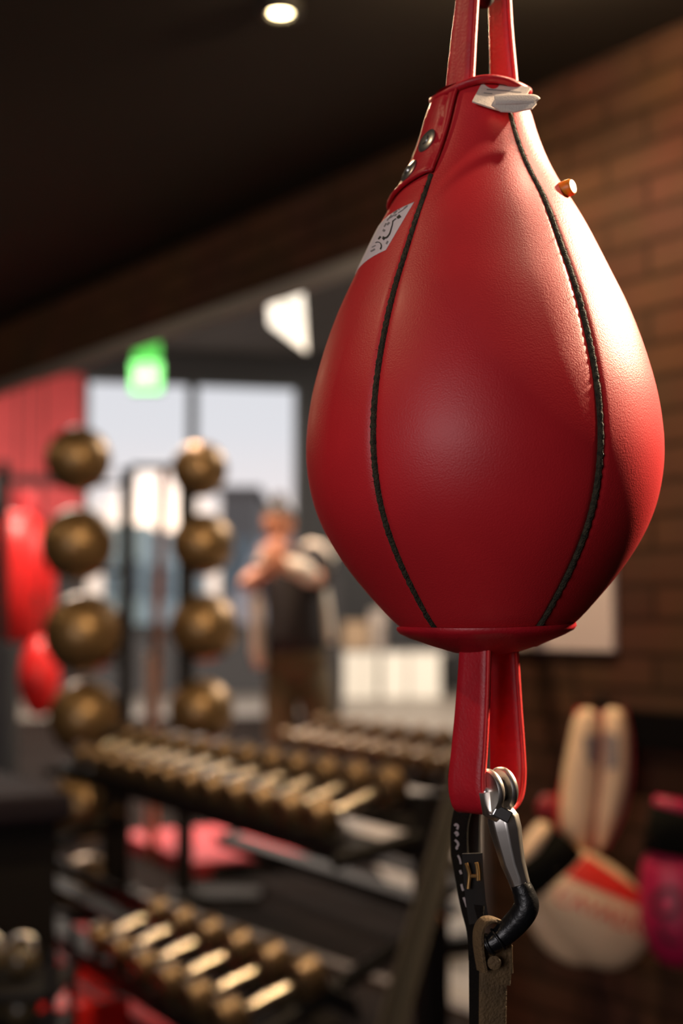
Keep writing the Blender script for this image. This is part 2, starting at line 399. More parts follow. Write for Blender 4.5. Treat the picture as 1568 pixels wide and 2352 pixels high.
# delivery van outside
def van():
    Y = 27.0
    t = thing('parked_van', 'pale blue-grey van parked outside the right window behind the person', 'van', (P(600, 1500, Y).x, Y + 1, -.15))
    m = mat('pale_van_paint', (.42, .46, .56), .35); gm = mat('van_glass', (.08, .10, .13), .15)
    x0 = P(492, 1400, Y).x; x1 = P(812, 1400, Y).x; zr = P(600, 1232, Y).z
    bm = bmesh.new()
    prof = [(x0, .15), (x0, 1.2), (x0 + .25, 1.35), (x0 + .85, zr - .08), (x0 + 1.0, zr), (x1 - .1, zr), (x1, zr - .12), (x1, .15)]
    f = [bm.verts.new((x, Y, z)) for x, z in prof]; b = [bm.verts.new((x, Y + 1.9, z)) for x, z in prof]
    bm.faces.new(f); bm.faces.new(b)
    for k in range(len(prof)): bm.faces.new((f[k], f[(k + 1) % len(prof)], b[(k + 1) % len(prof)], b[k]))
    finish('body', bm, m, t, smooth=False, bevel=.05)
    box('side_window', (x0 + 1.15, Y - .01, 1.75), (.3, .02, .28), gm, t, bevel=.02)
    box('side_window', (x0 + 1.95, Y - .01, 1.75), (.35, .02, .28), gm, t, bevel=.02)
    for xx in (x0 + .55, x1 - .5):
        lathe('wheel', [(0, -.1), (.2, -.1), (.34, -.08), (.36, 0), (.34, .1), (0, .1)], (xx, Y - .02, .2), mat('tyre', (.015, .015, .016), .8), t, 28, axis=(0, 1, 0))
van()

# ------------------------------------------------------------------ hall contents
# red wall panel and grey ledge on the window wall
o = wwbox('red_wall_banner', [(-1.95, -.03, .01, .05, 3.30, 4.86)], BRED)
tag(o, 'large plain red banner on the far wall left of the windows', 'banner')
o = wwbox('wall_cabinet', [(-1.95, -1.25, .02, .30, 2.85, 3.22)], mat('grey_cabinet', (.20, .18, .19), .5))
tag(o, 'grey wall cabinet mounted under the red banner', 'cabinet')
o = wwbox('red_wall_banner', [(-1.2, -.03, .01, .05, 2.30, 3.15)], BRED)
tag(o, 'smaller red banner half hidden behind the left ball tower', 'banner')
o = wwbox('radiator_bench', [(0.1, 3.3, .05, .45, 0, .86)], mat('dark_bench', (.05, .05, .055), .6))
tag(o, 'long dark storage bench under the hall windows', 'bench')

def ring_pts(c, r, n=20, ax=(0, 1, 0)):
    q = V((0, 0, 1)).rotation_difference(V(ax)); return [V(c) + q @ V((r * math.cos(2 * PI * k / n), r * math.sin(2 * PI * k / n), 0)) for k in range(n)]
# exit sign
def exit_sign():
    Y = 10.0
    a = P(302, 832, Y); b = P(370, 900, Y)
    t = thing('exit_sign', 'small square green glowing exit sign hanging from the hall ceiling', 'exit sign', ((a.x + b.x) / 2, Y, HALLH))
    cx = (a.x + b.x) / 2; w = (b.x - a.x) / 2; cz = (a.z + b.z) / 2; h = (a.z - b.z) / 2
    box('case', (cx, Y + .025, cz), (w + .006, .022, h + .006), mat('sign_case', (.05, .12, .05), .4), t, bevel=.004)
    box('lit_panel', (cx, Y - .002, cz), (w, .005, h), mat('exit_green', (.2, .9, .25), .4, emit=(.22, 1.0, .24), estr=1.15), t)
    me = text_mesh('EXIT', h * .75, .001); me.materials.append(mat('exit_letters', (.9, 1, .9), .5, emit=(.75, 1, .72), estr=1.5))
    o = bpy.data.objects.new('lettering', me); COL.objects.link(o); o.location = (cx, Y - .009, cz); o.rotation_euler = (PI / 2, 0, 0); attach(o, t)
    a2 = P(308, 752, Y).z
    box('ghost_board', (cx + .0, Y + .02, (a2 + a.z) / 2 + .01), (w * .88, .012, (a2 - a.z) / 2), mat('green_ghost_glow', (.02, .30, .03), .5, emit=(.01, .30, .02), estr=.8), t)  # dim ghost of the sign above it, built as a glowing board
    tube('rod', [V((cx, Y + .03, a2)), V((cx, Y + .03, HALLH))], .008, BLKSTEEL, t)
exit_sign()
# hanging white sign
def white_sign():
    Y = 8.0
    q = [P(607, 560, Y), P(688, 535, Y - .15), P(704, 808, Y - .15), P(618, 745, Y)]
    t = thing('hanging_sign', 'white rectangular sign hanging askew from the hall ceiling', 'sign', (q[0] + q[1]) / 2)
    bm = bmesh.new(); fr = [bm.verts.new(p) for p in q]; bk = [bm.verts.new(p + V((0, .012, 0))) for p in q]
    bm.faces.new(fr); bm.faces.new(bk)
    for k in range(4): bm.faces.new((fr[k], fr[(k + 1) % 4], bk[(k + 1) % 4], bk[k]))
    finish('panel', bm, mat('white_sign_glow', (.85, .88, .84), .5, emit=(.8, .86, .78), estr=.72), t, smooth=False)  # unlit sign; emission added to brighten its white
    me = text_mesh('E', .17, .001); me.materials.append(mat('sign_letter', (.62, .66, .60), .6))
    o = bpy.data.objects.new('lettering', me); COL.objects.link(o); o.location = P(655, 690, Y - .11); o.rotation_euler = (PI / 2, 0, R(-30)); attach(o, t)
    for k in (0, 1): tube('cord', [q[k] + V((0, .006, 0)), V((q[k].x, q[k].y + .006, HALLH))], .003, BLKSTEEL, t)
white_sign()

# crates, boxes, bin at the far right of the hall
def crate(x0, x1, y0, y1, Y, m, label, group, name='storage_crate', cat='crate'):
    a = P(x0, y1, Y); b = P(x1, y0, Y); cx = (a.x + b.x) / 2; w = (b.x - a.x) / 2
    z0 = a.z; z1 = b.z
    t = thing(name, label, cat, (cx, Y + w, z0), 0, group)
    bm = bmesh.new(); add_box(bm, (cx, Y + w, (z0 + z1) / 2), (w * .97, w, (z1 - z0) / 2)); finish('body', bm, m, t, smooth=False, bevel=.02)
    box('lid', (cx, Y + w, z1 + .012), (w, w * 1.03, .02), m, t, bevel=.008)
    return t
WHB = mat('white_plastic', (.86, .83, .74), .5); TANB = mat('cardboard', (.42, .29, .18), .8)
zf = 1420 + CAMZ / 20.3 * F
for k, (x0, x1, lab) in enumerate(((788, 868, 'white storage box on the hall floor, nearest the person'), (876, 936, 'white storage box in the middle of the hall row'), (939, 1012, 'white storage box at the right end of the hall row'))):
    crate(x0, x1, 1506, zf + 1, 20.2, WHB, lab, 'white storage boxes on the hall floor')
tbl = thing('low_table', 'low grey table behind the white storage boxes', 'table', (P(860, 1500, 21.2).x, 21.7, 0))
a = P(785, 1494, 21.2); b = P(1040, 1494, 21.2)
box('tabletop', ((a.x + b.x) / 2, 21.7, a.z - .02), ((b.x - a.x) / 2, .4, .02), mat('grey_table', (.3, .27, .25), .6), tbl)
for xx in (a.x + .05, b.x - .05):
    for yy in (21.35, 22.05): box('leg', (xx, yy, (a.z - .04) / 2), (.025, .025, (a.z - .04) / 2), BLKSTEEL, tbl)
crate(786, 848, 1432, 1492, 21.3, TANB, 'tan cardboard box standing on the low grey table', None, 'cardboard_box', 'box')
crate(850, 886, 1405, 1492, 21.5, mat('pale_box', (.50, .42, .36), .7), 'tall pale cardboard box beside the tan one on the table', None, 'cardboard_box', 'box')
crate(888, 935, 1425, 1492, 21.3, mat('black_bin', (.02, .02, .022), .5), 'black storage tub on the low grey table', None, 'storage_tub', 'tub')
a = P(746, 1318, 17); b = P(786, 1318, 17)
t = thing('equipment_locker', 'slim black locker in the hall just right of the person', 'locker', ((a.x + b.x) / 2, 17.2, 0))
box('body', ((a.x + b.x) / 2, 17.2, a.z / 2), ((b.x - a.x) / 2, .2, a.z / 2), mat('black_cabinet', (.02, .02, .022), .5), t, bevel=.01)
box('door', ((a.x + b.x) / 2, 16.99, a.z / 2), ((b.x - a.x) / 2 - .02, .012, a.z / 2 - .05), mat('black_cabinet_door', (.03, .03, .032), .4), t)
# pale globe lamp on a stand at pixel (753,1278)
g = P(753, 1279, 19.5)
t = thing('globe_lamp', 'small lit globe lamp on a pole between the person and the red bag', 'lamp', (g.x, 19.5, 0))
lathe('globe', [(.07 * math.sin(PI * k / 12), -.07 * math.cos(PI * k / 12)) for k in range(13)], g, mat('globe_glow', (1, .9, .75), .5, emit=(1, .82, .62), estr=2.2), t, 20, ang=180)
tube('pole', [V((g.x, 19.5, .02)), g - V((0, 0, .06))], .015, BLKSTEEL, t); lathe('base', [(0, 0), (.16, 0), (.15, .025), (0, .03)], (g.x, 19.5, 0), BLKSTEEL, t, 24)

# red punching bag, red teardrop bag, grey post, black post
def hang_bag(name, label, prof_px, Y, m, xc, patch=None):
    top = P(xc, prof_px[0][0], Y)
    t = thing(name, label, 'punching bag', (top.x, Y, HALLH))
    prof = [(0, P(xc, prof_px[0][0], Y).z)] + [(w / F * Y, P(xc, y, Y).z) for y, w in prof_px] + [(0, P(xc, prof_px[-1][0], Y).z)]
    lathe('body', [(r, z) for r, z in prof], (top.x, Y, 0), m, t, 32, ang=60)
    tube('chain', [V((top.x, Y, top.z)), V((top.x, Y, HALLH))], .005, BLKSTEEL, t)
    if patch:
        c = P(patch[0], patch[1], Y - prof_px[1][1] / F * Y - .01)
        box('logo_patch', c + V((0, .0, 0)), (.045, .012, .045), INK, t, bevel=.004)
    return t
hang_bag('punching_bag', 'large bright red punching bag with a small black square, at the left edge', [(1178, 34), (1200, 60), (1240, 84), (1300, 94), (1462, 94), (1476, 82)], 9.0, HRED, 36, (72, 1377))
hang_bag('punching_bag', 'bright red teardrop bag hanging low beside the left ball tower', [(1462, 14), (1500, 38), (1560, 48), (1600, 42), (1632, 26), (1645, 10)], 8.0, HRED, 92)
hang_bag('punching_bag', 'small dull red bag high behind the left ball tower', [(1130, 14), (1165, 30), (1195, 28), (1214, 12)], 9.5, mat('dull_red_vinyl', (.5, .02, .03), .5), 64)
def post(name, label, x0, x1, Y, zt, m, cat='post'):
    a = P(x0, 1500, Y); b = P(x1, 1500, Y)
    o = box(name, ((a.x + b.x) / 2, Y, zt / 2), ((b.x - a.x) / 2, (b.x - a.x) / 2, zt / 2), m, None, bevel=.005)
    # put the origin on its base
    c = V(((a.x + b.x) / 2, Y, 0)); o.data.transform(Matrix.Translation(-c)); o.location = c
    return tag(o, label, cat)
post('steel_post', 'slim black steel post at the left edge in front of the red banner', -14, 13, 8.6, CAMZ + .95, BLKSTEEL)
post('grey_cabinet', 'dark grey cabinet at the left edge below the red punching bag', -60, 36, 8.6, CAMZ - .15, mat('blue_grey', (.022, .023, .025), .5), 'cabinet')

# ------------------------------------------------------------------ medicine balls on towers
def ball_mesh(r):
    bm = bmesh.new(); bmesh.ops.create_uvsphere(bm, u_segments=40, v_segments=24, radius=r)
    me = bpy.data.meshes.new('ball'); bm.to_mesh(me); bm.free(); me.materials.append(BALL)
    for p in me.polygons: p.use_smooth = True
    return me
ORD = ['top', 'second', 'third', 'fourth', 'fifth', 'lowest']
def tower(tname, Y, xs, ys, rs, postx, label, side, topy, post_off):
    cx = P(postx, 1400, Y).x
    t = thing('ball_rack', label, 'ball rack', (cx, Y, 0))
    zt = P(postx, topy, Y).z
    pw = .026 if tname == 'a' else .033
    box('upright', (cx, Y, zt / 2), (pw, pw, zt / 2), BLKSTEEL, t, bevel=.004)
    box('base', (cx - post_off / 2, Y, .02), (abs(post_off) / 2 + .06, .11, .02), mat('black_base', (.012, .011, .01), .8), t, bevel=.005)
    for i, (x, y, r) in enumerate(zip(xs, ys, rs)):
        c = P(x, y, Y); rr = r / F * Y * 1.08
        # ring shelf under the ball with an arm back to the upright
        zc = c.z - rr * .72; ro = rr * .70
        h = tube('ring_shelf', ring_pts((c.x, Y, zc), ro, 24, (0, 0, 1)), .008, BLKSTEEL, t, 8, up=(0, 0, 1), closed=True)
        e = cx + math.copysign(pw, c.x - cx); s = c.x - math.copysign(ro, c.x - cx)
        tube('arm', [V((e, Y, zc - .004)), V((s, Y, zc - .004))], .009, BLKSTEEL, t, 8)
        b = bpy.data.objects.new('medicine_ball', ball_mesh(rr)); COL.objects.link(b); b.location = c
        tag(b, 'bronze medicine ball, %s of the stack on the %s ball rack' % (ORD[i], side), 'medicine ball', 'bronze medicine balls on the ball racks')
    return t
tower('a', 5.9, [180, 178, 192, 196, 195, 200], [1055, 1250, 1455, 1648, 1850, 2046], [70, 78, 85, 78, 76, 74], 290, 'tall black ball rack standing at the left, nearer the camera', 'nearer left', 1075, .35)
tower('b', 5.9, [458, 465, 468, 462], [1078, 1250, 1442, 1632], [60, 66, 72, 68], 428, 'mirrored tall black ball rack further back, left of the person', 'further back', 1062, -.25)  # reflection of the first ball rack, built as a second one
a = P(302, 1072, 5.9); b = P(416, 1072, 5.9)
o = box('pull_up_bar', ((a.x + b.x) / 2, 5.9, a.z), (abs(b.x - a.x) / 2 + .0, .014, .012), BLKSTEEL, None, bevel=.002)
tag(o, 'thin dark crossbar joining the tops of the two ball racks', 'bar')
o = tube('copper_reflection', [P(376, 1078, 6.8), P(358, 1500, 6.8), V((P(352, 1700, 6.8).x, 6.8, 0))], .022, mat('copper', (.55, .25, .13), .35, metal=.6))  # reflection of a pole, built as a solid copper tube
tag(o, 'reflected copper streak built as a thin pole between the two ball racks', 'pole')
o = tube('white_pole', [P(346, 1500, 7.2), V((P(346, 1680, 7.2).x, 7.2, 0))], .030, mat('white_tube', (.48, .44, .44), .5))
tag(o, 'short pale grey pole standing behind the dumbbell rack', 'pole')

# ------------------------------------------------------------------ dumbbells on racks
RD = V((-.485, .875, 0)).normalized(); RA = V((RD.y, -RD.x, 0))   # RA points to the back of the rack (right, away)
TILT = R(19)
AX = (RA * math.cos(TILT) + V((0, 0, math.sin(TILT)))).normalized()
def make_dumbbell(r=.056, half=.105, hl=.062, label='', group=''):
    t = thing('dumbbell', label, 'dumbbell', (0, 0, 0), 0, group)
    for s in (-1, 1):
        pr = [(0, -hl / 2), (r * .86, -hl / 2), (r, -hl / 2 + .007), (r, hl / 2 - .007), (r * .86, hl / 2), (0, hl / 2)]
        lathe('head', pr, (s * half, 0, 0), DBHEAD, t, 28, axis=(1, 0, 0))
    hh = half - hl / 2
    lathe('handle', [(0, -hh), (.0165, -hh), (.0145, -hh * .6), (.0175, 0), (.0145, hh * .6), (.0165, hh), (0, hh)], (0, 0, 0), DBBAR, t, 20, axis=(1, 0, 0), ang=180)
    return t
WORD = ['first', 'second', 'third', 'fourth', 'fifth', 'sixth', 'seventh', 'eighth', 'ninth', 'tenth', 'eleventh', 'twelfth', 'thirteenth', 'fourteenth']
proto = make_dumbbell(); used = [False]
rotm = Matrix((( AX.x, RD.x, 0), (AX.y, RD.y, 0), (AX.z, RD.z, 0)))
zax = AX.cross(RD); rotm = Matrix(((AX.x, RD.x, zax.x), (AX.y, RD.y, zax.y), (AX.z, RD.z, zax.z)))
def dumbbell_row(start, n, pitch, what, group, scale0=1.0, scale1=.86):
    for i in range(n):
        t = copy_tree(proto) if used[0] else proto
        used[0] = True
        t.location = V(start) + RD * (pitch * i); t.rotation_euler = rotm.to_euler()
        k = scale0 + (scale1 - scale0) * i / max(1, n - 1); t.scale = (k, k, k)
        t['label'] = '%s dumbbell from the right-hand end of %s' % (WORD[i], what); t['group'] = group
def dumbbell_rack(C, n, pitch, label, tiers, name='dumbbell_rack'):
    t = thing(name, label, 'dumbbell rack', (C.x, C.y, 0))
    L = pitch * (n - 1) + .30
    ends = []
    for (off_a, off_d, z) in tiers:
        c0 = V((C.x, C.y, 0)) + RA * off_a + RD * (off_d - .15) + V((0, 0, z))
        bm = bmesh.new()
        for s in (-1, 1):                                       # two saddle rails with raised edges
            c = c0 + AX * (s * .075) - zax * (-.0) + RD * (L / 2)
            up = zax if zax.z > 0 else -zax
            add_box(bm, c - up * .072, (.026, L / 2, .010), rotm)
            add_box(bm, c + AX * (s * .062) - up * .055, (.006, L / 2, .030), rotm)
        finish('tray', bm, BLKSTEEL, t, smooth=False, bevel=.002)
        ends.append(c0)
    return t, L, ends
CT = V((.034, 3.67, .68))
top_z = .68; low_off = -.33; low_z = .275
TIERS = [(0, 0, top_z), (low_off, -.18, low_z)]
rack, L, ends = dumbbell_rack(CT, 12, .17, 'long black two-tier dumbbell rack in front of the opening', TIERS)
for dd in (-.20, L - .12):
    base = V((CT.x, CT.y, 0)) + RD * dd
    a = base + RA * .10; b = base + RA * -.42
    M = Matrix(((RA.x, RD.x, 0), (RA.y, RD.y, 0), (0, 0, 1)))
    box('upright', a + V((0, 0, .36)), (.035, .03, .36), BLKSTEEL, rack, M, bevel=.004)
    box('foot', (a + b) / 2 + V((0, 0, .03)), (.36, .03, .03), BLKSTEEL, rack, M, bevel=.004)
    tube('arm', [a + V((0, 0, .62)), base + RA * -.17 + V((0, 0, .575))], .022, BLKSTEEL, rack, 8)
    tube('arm', [a + V((0, 0, .40)), base + RA * -.44 + V((0, 0, .16))], .022, BLKSTEEL, rack, 8)
    for z in (.60, .42):
        lathe('bolt', [(0, -.006), (.016, -.006), (.016, .004), (0, .008)], a + V((0, 0, z)) - RD * .036, mat('brass_bolt', (.7, .45, .25), .25, metal=1), rack, 12, axis=-RD)
dumbbell_row(CT, 12, .17, 'the top tier of the near rack', 'dumbbells on the near rack')
dumbbell_row(V((CT.x, CT.y, 0)) + RA * low_off + RD * -.18 + V((0, 0, low_z)), 6, .18, 'the lower tier of the near rack', 'dumbbells on the near rack')
# reflection of the near rack, built as a second rack beyond the opening
CF = V((.45, 5.42, .63)) - RD * .25
rack2, L2, e2 = dumbbell_rack(CF, 10, .17, 'mirrored black dumbbell rack further back, built beyond the opening', [(0, 0, .63), (-.3, -.1, .27)])
for dd in (-.1, L2 - .22):
    base = V((CF.x, CF.y, 0)) + RD * dd; M = Matrix(((RA.x, RD.x, 0), (RA.y, RD.y, 0), (0, 0, 1)))
    box('upright', base + RA * .10 + V((0, 0, .33)), (.03, .03, .33), BLKSTEEL, rack2, M, bevel=.004)
    box('foot', base + RA * -.12 + V((0, 0, .03)), (.30, .03, .03), BLKSTEEL, rack2, M, bevel=.004)
    tube('arm', [base + RA * .10 + V((0, 0, .38)), base + RA * -.36 + V((0, 0, .17))], .02, BLKSTEEL, rack2, 8)
    tube('arm', [base + RA * .10 + V((0, 0, .56)), base + RA * -.14 + V((0, 0, .53))], .02, BLKSTEEL, rack2, 8)
dumbbell_row(CF, 10, .17, 'the top tier of the mirrored far rack', 'mirrored dumbbells on the far rack')

# dark plyometric boxes / mats / kettlebells bottom left
def mat_on_floor(x, y, w, d, h, rz, m, label):
    Y = CAMZ * F / (y - 1420); c = P(x, y, Y)
    o = box('exercise_mat', (0, 0, h / 2), (w / 2, d / 2, h / 2), m, None, bevel=.012); o.location = (c.x, Y, 0); o.rotation_euler = (0, 0, rz)
    tag(o, label, 'mat')
mat_on_floor(520, 1958, .75, 1.0, .08, R(29), mat('coral_mat', (.50, .04, .05), .5), 'coral red mat on the floor seen under the top dumbbell tier')
mat_on_floor(110, 2225, .45, .55, .10, R(29), HRED, 'bright red block on the floor at the lower left corner')
mat_on_floor(120, 2345, .34, .30, .10, R(35), HRED, 'red block at the bottom edge, nearest the left corner')
mat_on_floor(285, 2330, .10, .60, .06, R(42), mat('muted_red_mat', (.45, .02, .03), .5), 'narrow red floor strip at the bottom left of the near rack')
def kettlebell(c, r, label):
    t = thing('kettlebell', label, 'kettlebell', (c.x, c.y, c.z - r), 0, 'kettlebells at the lower left')
    lathe('body', [(0, -r)] + [(r * math.cos(a), r * math.sin(a)) for a in [R(-70 + 20 * k) for k in range(8)]] + [(0, r)], c, mat('kettle_iron', (.10, .07, .035), .3, coat=.4), t, 24, ang=180)
    pts = [c + V((r * .75 * math.cos(a), 0, r * .75 + r * .75 * math.sin(a))) for a in [R(-20 + 220 * k / 14) for k in range(15)]]
    tube('handle', pts, r * .17, DBBAR, t, 10, up=(0, 1, 0))
bench = thing('low_shelf', 'low dark shelf holding kettlebells at the lower left edge', 'shelf', (P(0, 2250, 3.5).x, 3.5, 0))
for z in (P(0, 2190, 3.5).z - .06, P(0, 2300, 3.5).z - .06):
    box('board', (P(0, 2250, 3.5).x, 3.5, z - .01), (.16, .14, .01), BLKSTEEL, bench, bevel=.002)
for sx in (-1, 1):
    for sy in (-1, 1): box('leg', (P(0, 2250, 3.5).x + sx * .15, 3.5 + sy * .13, .19), (.010, .010, .19), BLKSTEEL, bench)
KN = ['near the left edge', 'next to the red floor block', 'at the frame edge', 'right end']
k = 0
for yy, tx in ((2190, 'upper board'), (2300, 'lower board')):
    for xx, side in ((-28, 'left'), (50, 'right')):
        c = P(xx, yy, 3.5); c.z = P(0, yy, 3.5).z - .06 + .042
        kettlebell(c, .042, 'small kettlebell on the %s of the low shelf, %s one' % (tx, side)); k += 1
# long purple-grey bench edge at left (10,1800)-(100,1860)
a = P(-40, 1775, 4.3); b = P(270, 1905, 3.5)
def bar_thing(name, a, b, r, m, label, cat):
    o = tube(name, [a, b], r, m); return tag(o, label, cat)
wt = thing('weight_bench', 'dark padded weight bench at the left edge below the balls', 'bench', (P(10, 1850, 4.0).x, 4.0, 0))
c = P(-20, 1830, 4.2); dirb = (P(110, 1868, 3.8) - P(-60, 1790, 4.4)); dirb.z = 0; dirb.normalize()
M = Matrix(((dirb.x, -dirb.y, 0), (dirb.y, dirb.x, 0), (0, 0, 1)))
box('pad', V((c.x, c.y, c.z)), (.35, .13, .04), mat('dark_purple_vinyl', (.016, .011, .015), .8, spec=.15), wt, M, bevel=.02)
for s in (-1, 1): box('leg', V((c.x, c.y, 0)) + M @ V((s * .27, 0, 0)) + V((0, 0, (c.z - .04) / 2)), (.025, .10, (c.z - .04) / 2), BLKSTEEL, wt, M)

# ------------------------------------------------------------------ brick wall things
o = in_wall_frame('wall_notice', [(wall_at_px(1415)[0], wall_at_px(1130)[0] - .03, .002, .022, P(1415, 1497, wall_at_px(1415)[1]).z, P(1415, 1120, wall_at_px(1415)[1]).z)], mat('pale_pink_board', (.62, .50, .48), .6), bevel=.003)
tag(o, 'plain pale notice board on the brick wall behind the red bag', 'notice board')
sR = wall_at_px(1440)[0]
zr = P(1500, 1675, wall_at_px(1500)[1]).z
shelf = in_wall_frame('wall_rail', [(sR + .02, -1.4, .0, .06, zr - .045, zr + .045)], mat('flat_black', (.004, .003, .003), .95, spec=.05), bevel=.004)
tag(shelf, 'black horizontal rail fixed along the brick wall above the gloves', 'rail')
def peg(px, py, reach, label):
    s, Y = wall_at_px(px); z = P(px, py, Y).z
    t = thing('wall_hook', label, 'hook', wl(s, z, 0))
    lathe('plate', [(0, 0), (.022, 0), (.022, .006), (0, .006)], wl(s, z, 0), BLKSTEEL, t, 16, axis=N)
    tube('prong', [wl(s, z, .004), wl(s, z, reach * .8), wl(s, z + .012, reach), wl(s, z + .03, reach)], .005, BLKSTEEL, t, 8)

def glove(name, label, cuffpts, bodypts, m_body, m_cuff, m_rim, Y, group=None, patch=None, text=None, thumb=None, blackmark=None):
    # cuffpts/bodypts: list of (x, y, halfwidth_px, halfdepth_m)
    c0 = P(cuffpts[0][0], cuffpts[0][1], Y)
    t = thing(name, label, 'boxing glove', c0, 0, group)
    px = F / Y
    def lf(nm, pts, m, **kw):
        path = [P(x, y, Y) for x, y, w, d in pts]
        return loft(nm, path, [d for *_, d in pts], [w / px for _, _, w, _ in pts], m, t, up=(0, -1, 0), n=20, **kw)
    lf('body', bodypts, m_body, sub=1)
    lf('cuff', cuffpts[1:], m_cuff, power=2.6)
    lf('cuff_rim', cuffpts[:2], m_rim, power=2.6)
    if thumb: lf('thumb', thumb, m_body, sub=1)
    return t
YG = 3.45
g1 = glove('boxing_glove', 'white boxing glove with black cuff and red patch hanging by the wall', 
      [(1206, 1935, 60, .045), (1226, 1950, 68, .05), (1240, 1968, 76, .055), (1276, 2010, 80, .06)],
      [(1268, 1996, 60, .045), (1276, 2006, 86, .062), (1300, 2032, 96, .075), (1340, 2072, 112, .085), (1385, 2112, 112, .085), (1420, 2150, 98, .078), (1448, 2182, 70, .06), (1462, 2198, 35, .03)],
      WHITEL, mat('black_elastic', (.008, .007, .005), .9, spec=.1), WHITEL, YG,
      thumb=[(1222, 2075, 16, .02), (1240, 2110, 36, .035), (1280, 2155, 42, .038), (1330, 2185, 40, .036), (1370, 2195, 22, .02)])
# patch and lettering on its front
def on_front(pts_px, Yf, m, name, parent, thick=.004):
    bm = bmesh.new(); f = [bm.verts.new(P(x, y, yy)) for x, y, yy in pts_px]; b = [bm.verts.new(P(x, y, yy) + V((0, thick, 0))) for x, y, yy in pts_px]
    bm.faces.new(f); bm.faces.new(b)
    n = len(f)
    for k in range(n): bm.faces.new((f[k], f[(k + 1) % n], b[(k + 1) % n], b[k]))
    return finish(name, bm, m, parent, smooth=False)
def glove_surface_patch(path, radii, polys, m, name, parent, Y, off=.002):
    pass
# ray-cast helper: drop pixel polygons onto an existing mesh object
def project_ribbons(target_objs, polys, m, name, parent, off=.0006, res=6):
    from mathutils.bvhtree import BVHTree
    bpy.context.view_layer.update(); dg = bpy.context.evaluated_depsgraph_get()
    trees = []
    for o in target_objs:
        trees.append((BVHTree.FromObject(o, dg), o.matrix_world.copy()))
    def hit(x, y):
        best = None
        org = V((0, 0, CAMZ)); d = ray(x, y)
        for tr, mw in trees:
            inv = mw.inverted(); lo = inv @ org; ld = (inv.to_3x3() @ d).normalized()
            loc, nor, idx, dist = tr.ray_cast(lo, ld)
            if loc is not None:
                w = mw @ loc; nn = (mw.to_3x3() @ nor).normalized()
                if nn.dot(d) > 0: nn = -nn
                if best is None or (w - org).length < (best[0] - org).length: best = (w, nn)
        return best
    bm = bmesh.new()
    for grid in polys:                    # grid: rows of pixel points
        rows = []
        for row in grid:
            r_ = []
            for (x, y) in row:
                h = hit(x, y)
                r_.append(bm.verts.new(h[0] + h[1] * off) if h else None)
            rows.append(r_)
        for i in range(len(rows) - 1):
            for j in range(len(rows[i]) - 1):
                q = [rows[i][j], rows[i][j + 1], rows[i + 1][j + 1], rows[i + 1][j]]
                if all(v is not None for v in q): bm.faces.new(q)
    return finish(name, bm, m, parent, ang=180)
def quad_grid(c, nu=12, nv=8):
    (x0, y0), (x1, y1), (x2, y2), (x3, y3) = c   # tl, tr, br, bl
    g = []
    for j in range(nv + 1):
        v = j / nv; row = []
        for i in range(nu + 1):
            u = i / nu
            row.append(((x0 * (1 - u) + x1 * u) * (1 - v) + (x3 * (1 - u) + x2 * u) * v, (y0 * (1 - u) + y1 * u) * (1 - v) + (y3 * (1 - u) + y2 * u) * v))
        g.append(row)
    return g
def stroke(pts, w):
    pts = [V((a, b, 0)) for a, b in pts]; sm = smooth_path(pts, 5); rows = []
    for i, p in enumerate(sm):
        t = (sm[min(i + 1, len(sm) - 1)] - sm[max(i - 1, 0)]).normalized(); q = V((-t.y, t.x, 0))
        ww = w[0] + (w[1] - w[0]) * i / (len(sm) - 1) if hasattr(w, '__len__') else w
        rows.append([(p.x - q.x * ww / 2, p.y - q.y * ww / 2), (p.x + q.x * ww / 2, p.y + q.y * ww / 2)])
    return rows
gbody = [c for c in g1.children if c.name.startswith('body')]
project_ribbons(gbody, [quad_grid([(1346, 1966), (1478, 2056), (1466, 2082), (1298, 2014)])], GRED, 'red_patch', g1, .002)
def px_text(s, x, y, size, angle, targets, m, name, parent, off, step=None, xs=1.0):
    """lettering laid on a surface: font mesh vertices are dropped onto the target"""
    from mathutils.bvhtree import BVHTree
    me = text_mesh(s, size, 0); bm = bmesh.new(); bm.from_mesh(me)
    bmesh.ops.subdivide_edges(bm, edges=[e for e in bm.edges if e.calc_length() > size * .3], cuts=2)
    bpy.context.view_layer.update(); dg = bpy.context.evaluated_depsgraph_get()
    trees = [(BVHTree.FromObject(o, dg), o.matrix_world.copy()) for o in targets]
    ca, sa = math.cos(angle), math.sin(angle); bad = []
    for v in bm.verts:
        tx, ty = v.co.x * xs, v.co.y
        X = x + tx * ca + ty * sa; Y_ = y + tx * sa - ty * ca
        org = V((0, 0, CAMZ)); d = ray(X, Y_); best = None
        for tr, mw in trees:
            inv = mw.inverted(); loc, nor, idx, dist = tr.ray_cast(inv @ org, (inv.to_3x3() @ d).normalized())
            if loc is not None:
                w = mw @ loc
                if best is None or (w - org).length < (best - org).length: best = w
        if best is None: bad.append(v)
        else: v.co = best - d * off
    bmesh.ops.delete(bm, geom=bad, context='VERTS')
    return finish(name, bm, m, parent, smooth=False)
px_text('CAVADO', 1385, 2098, 56, R(22), gbody, mat('red_print', (.70, .03, .02), .5), 'lettering', g1, .003)
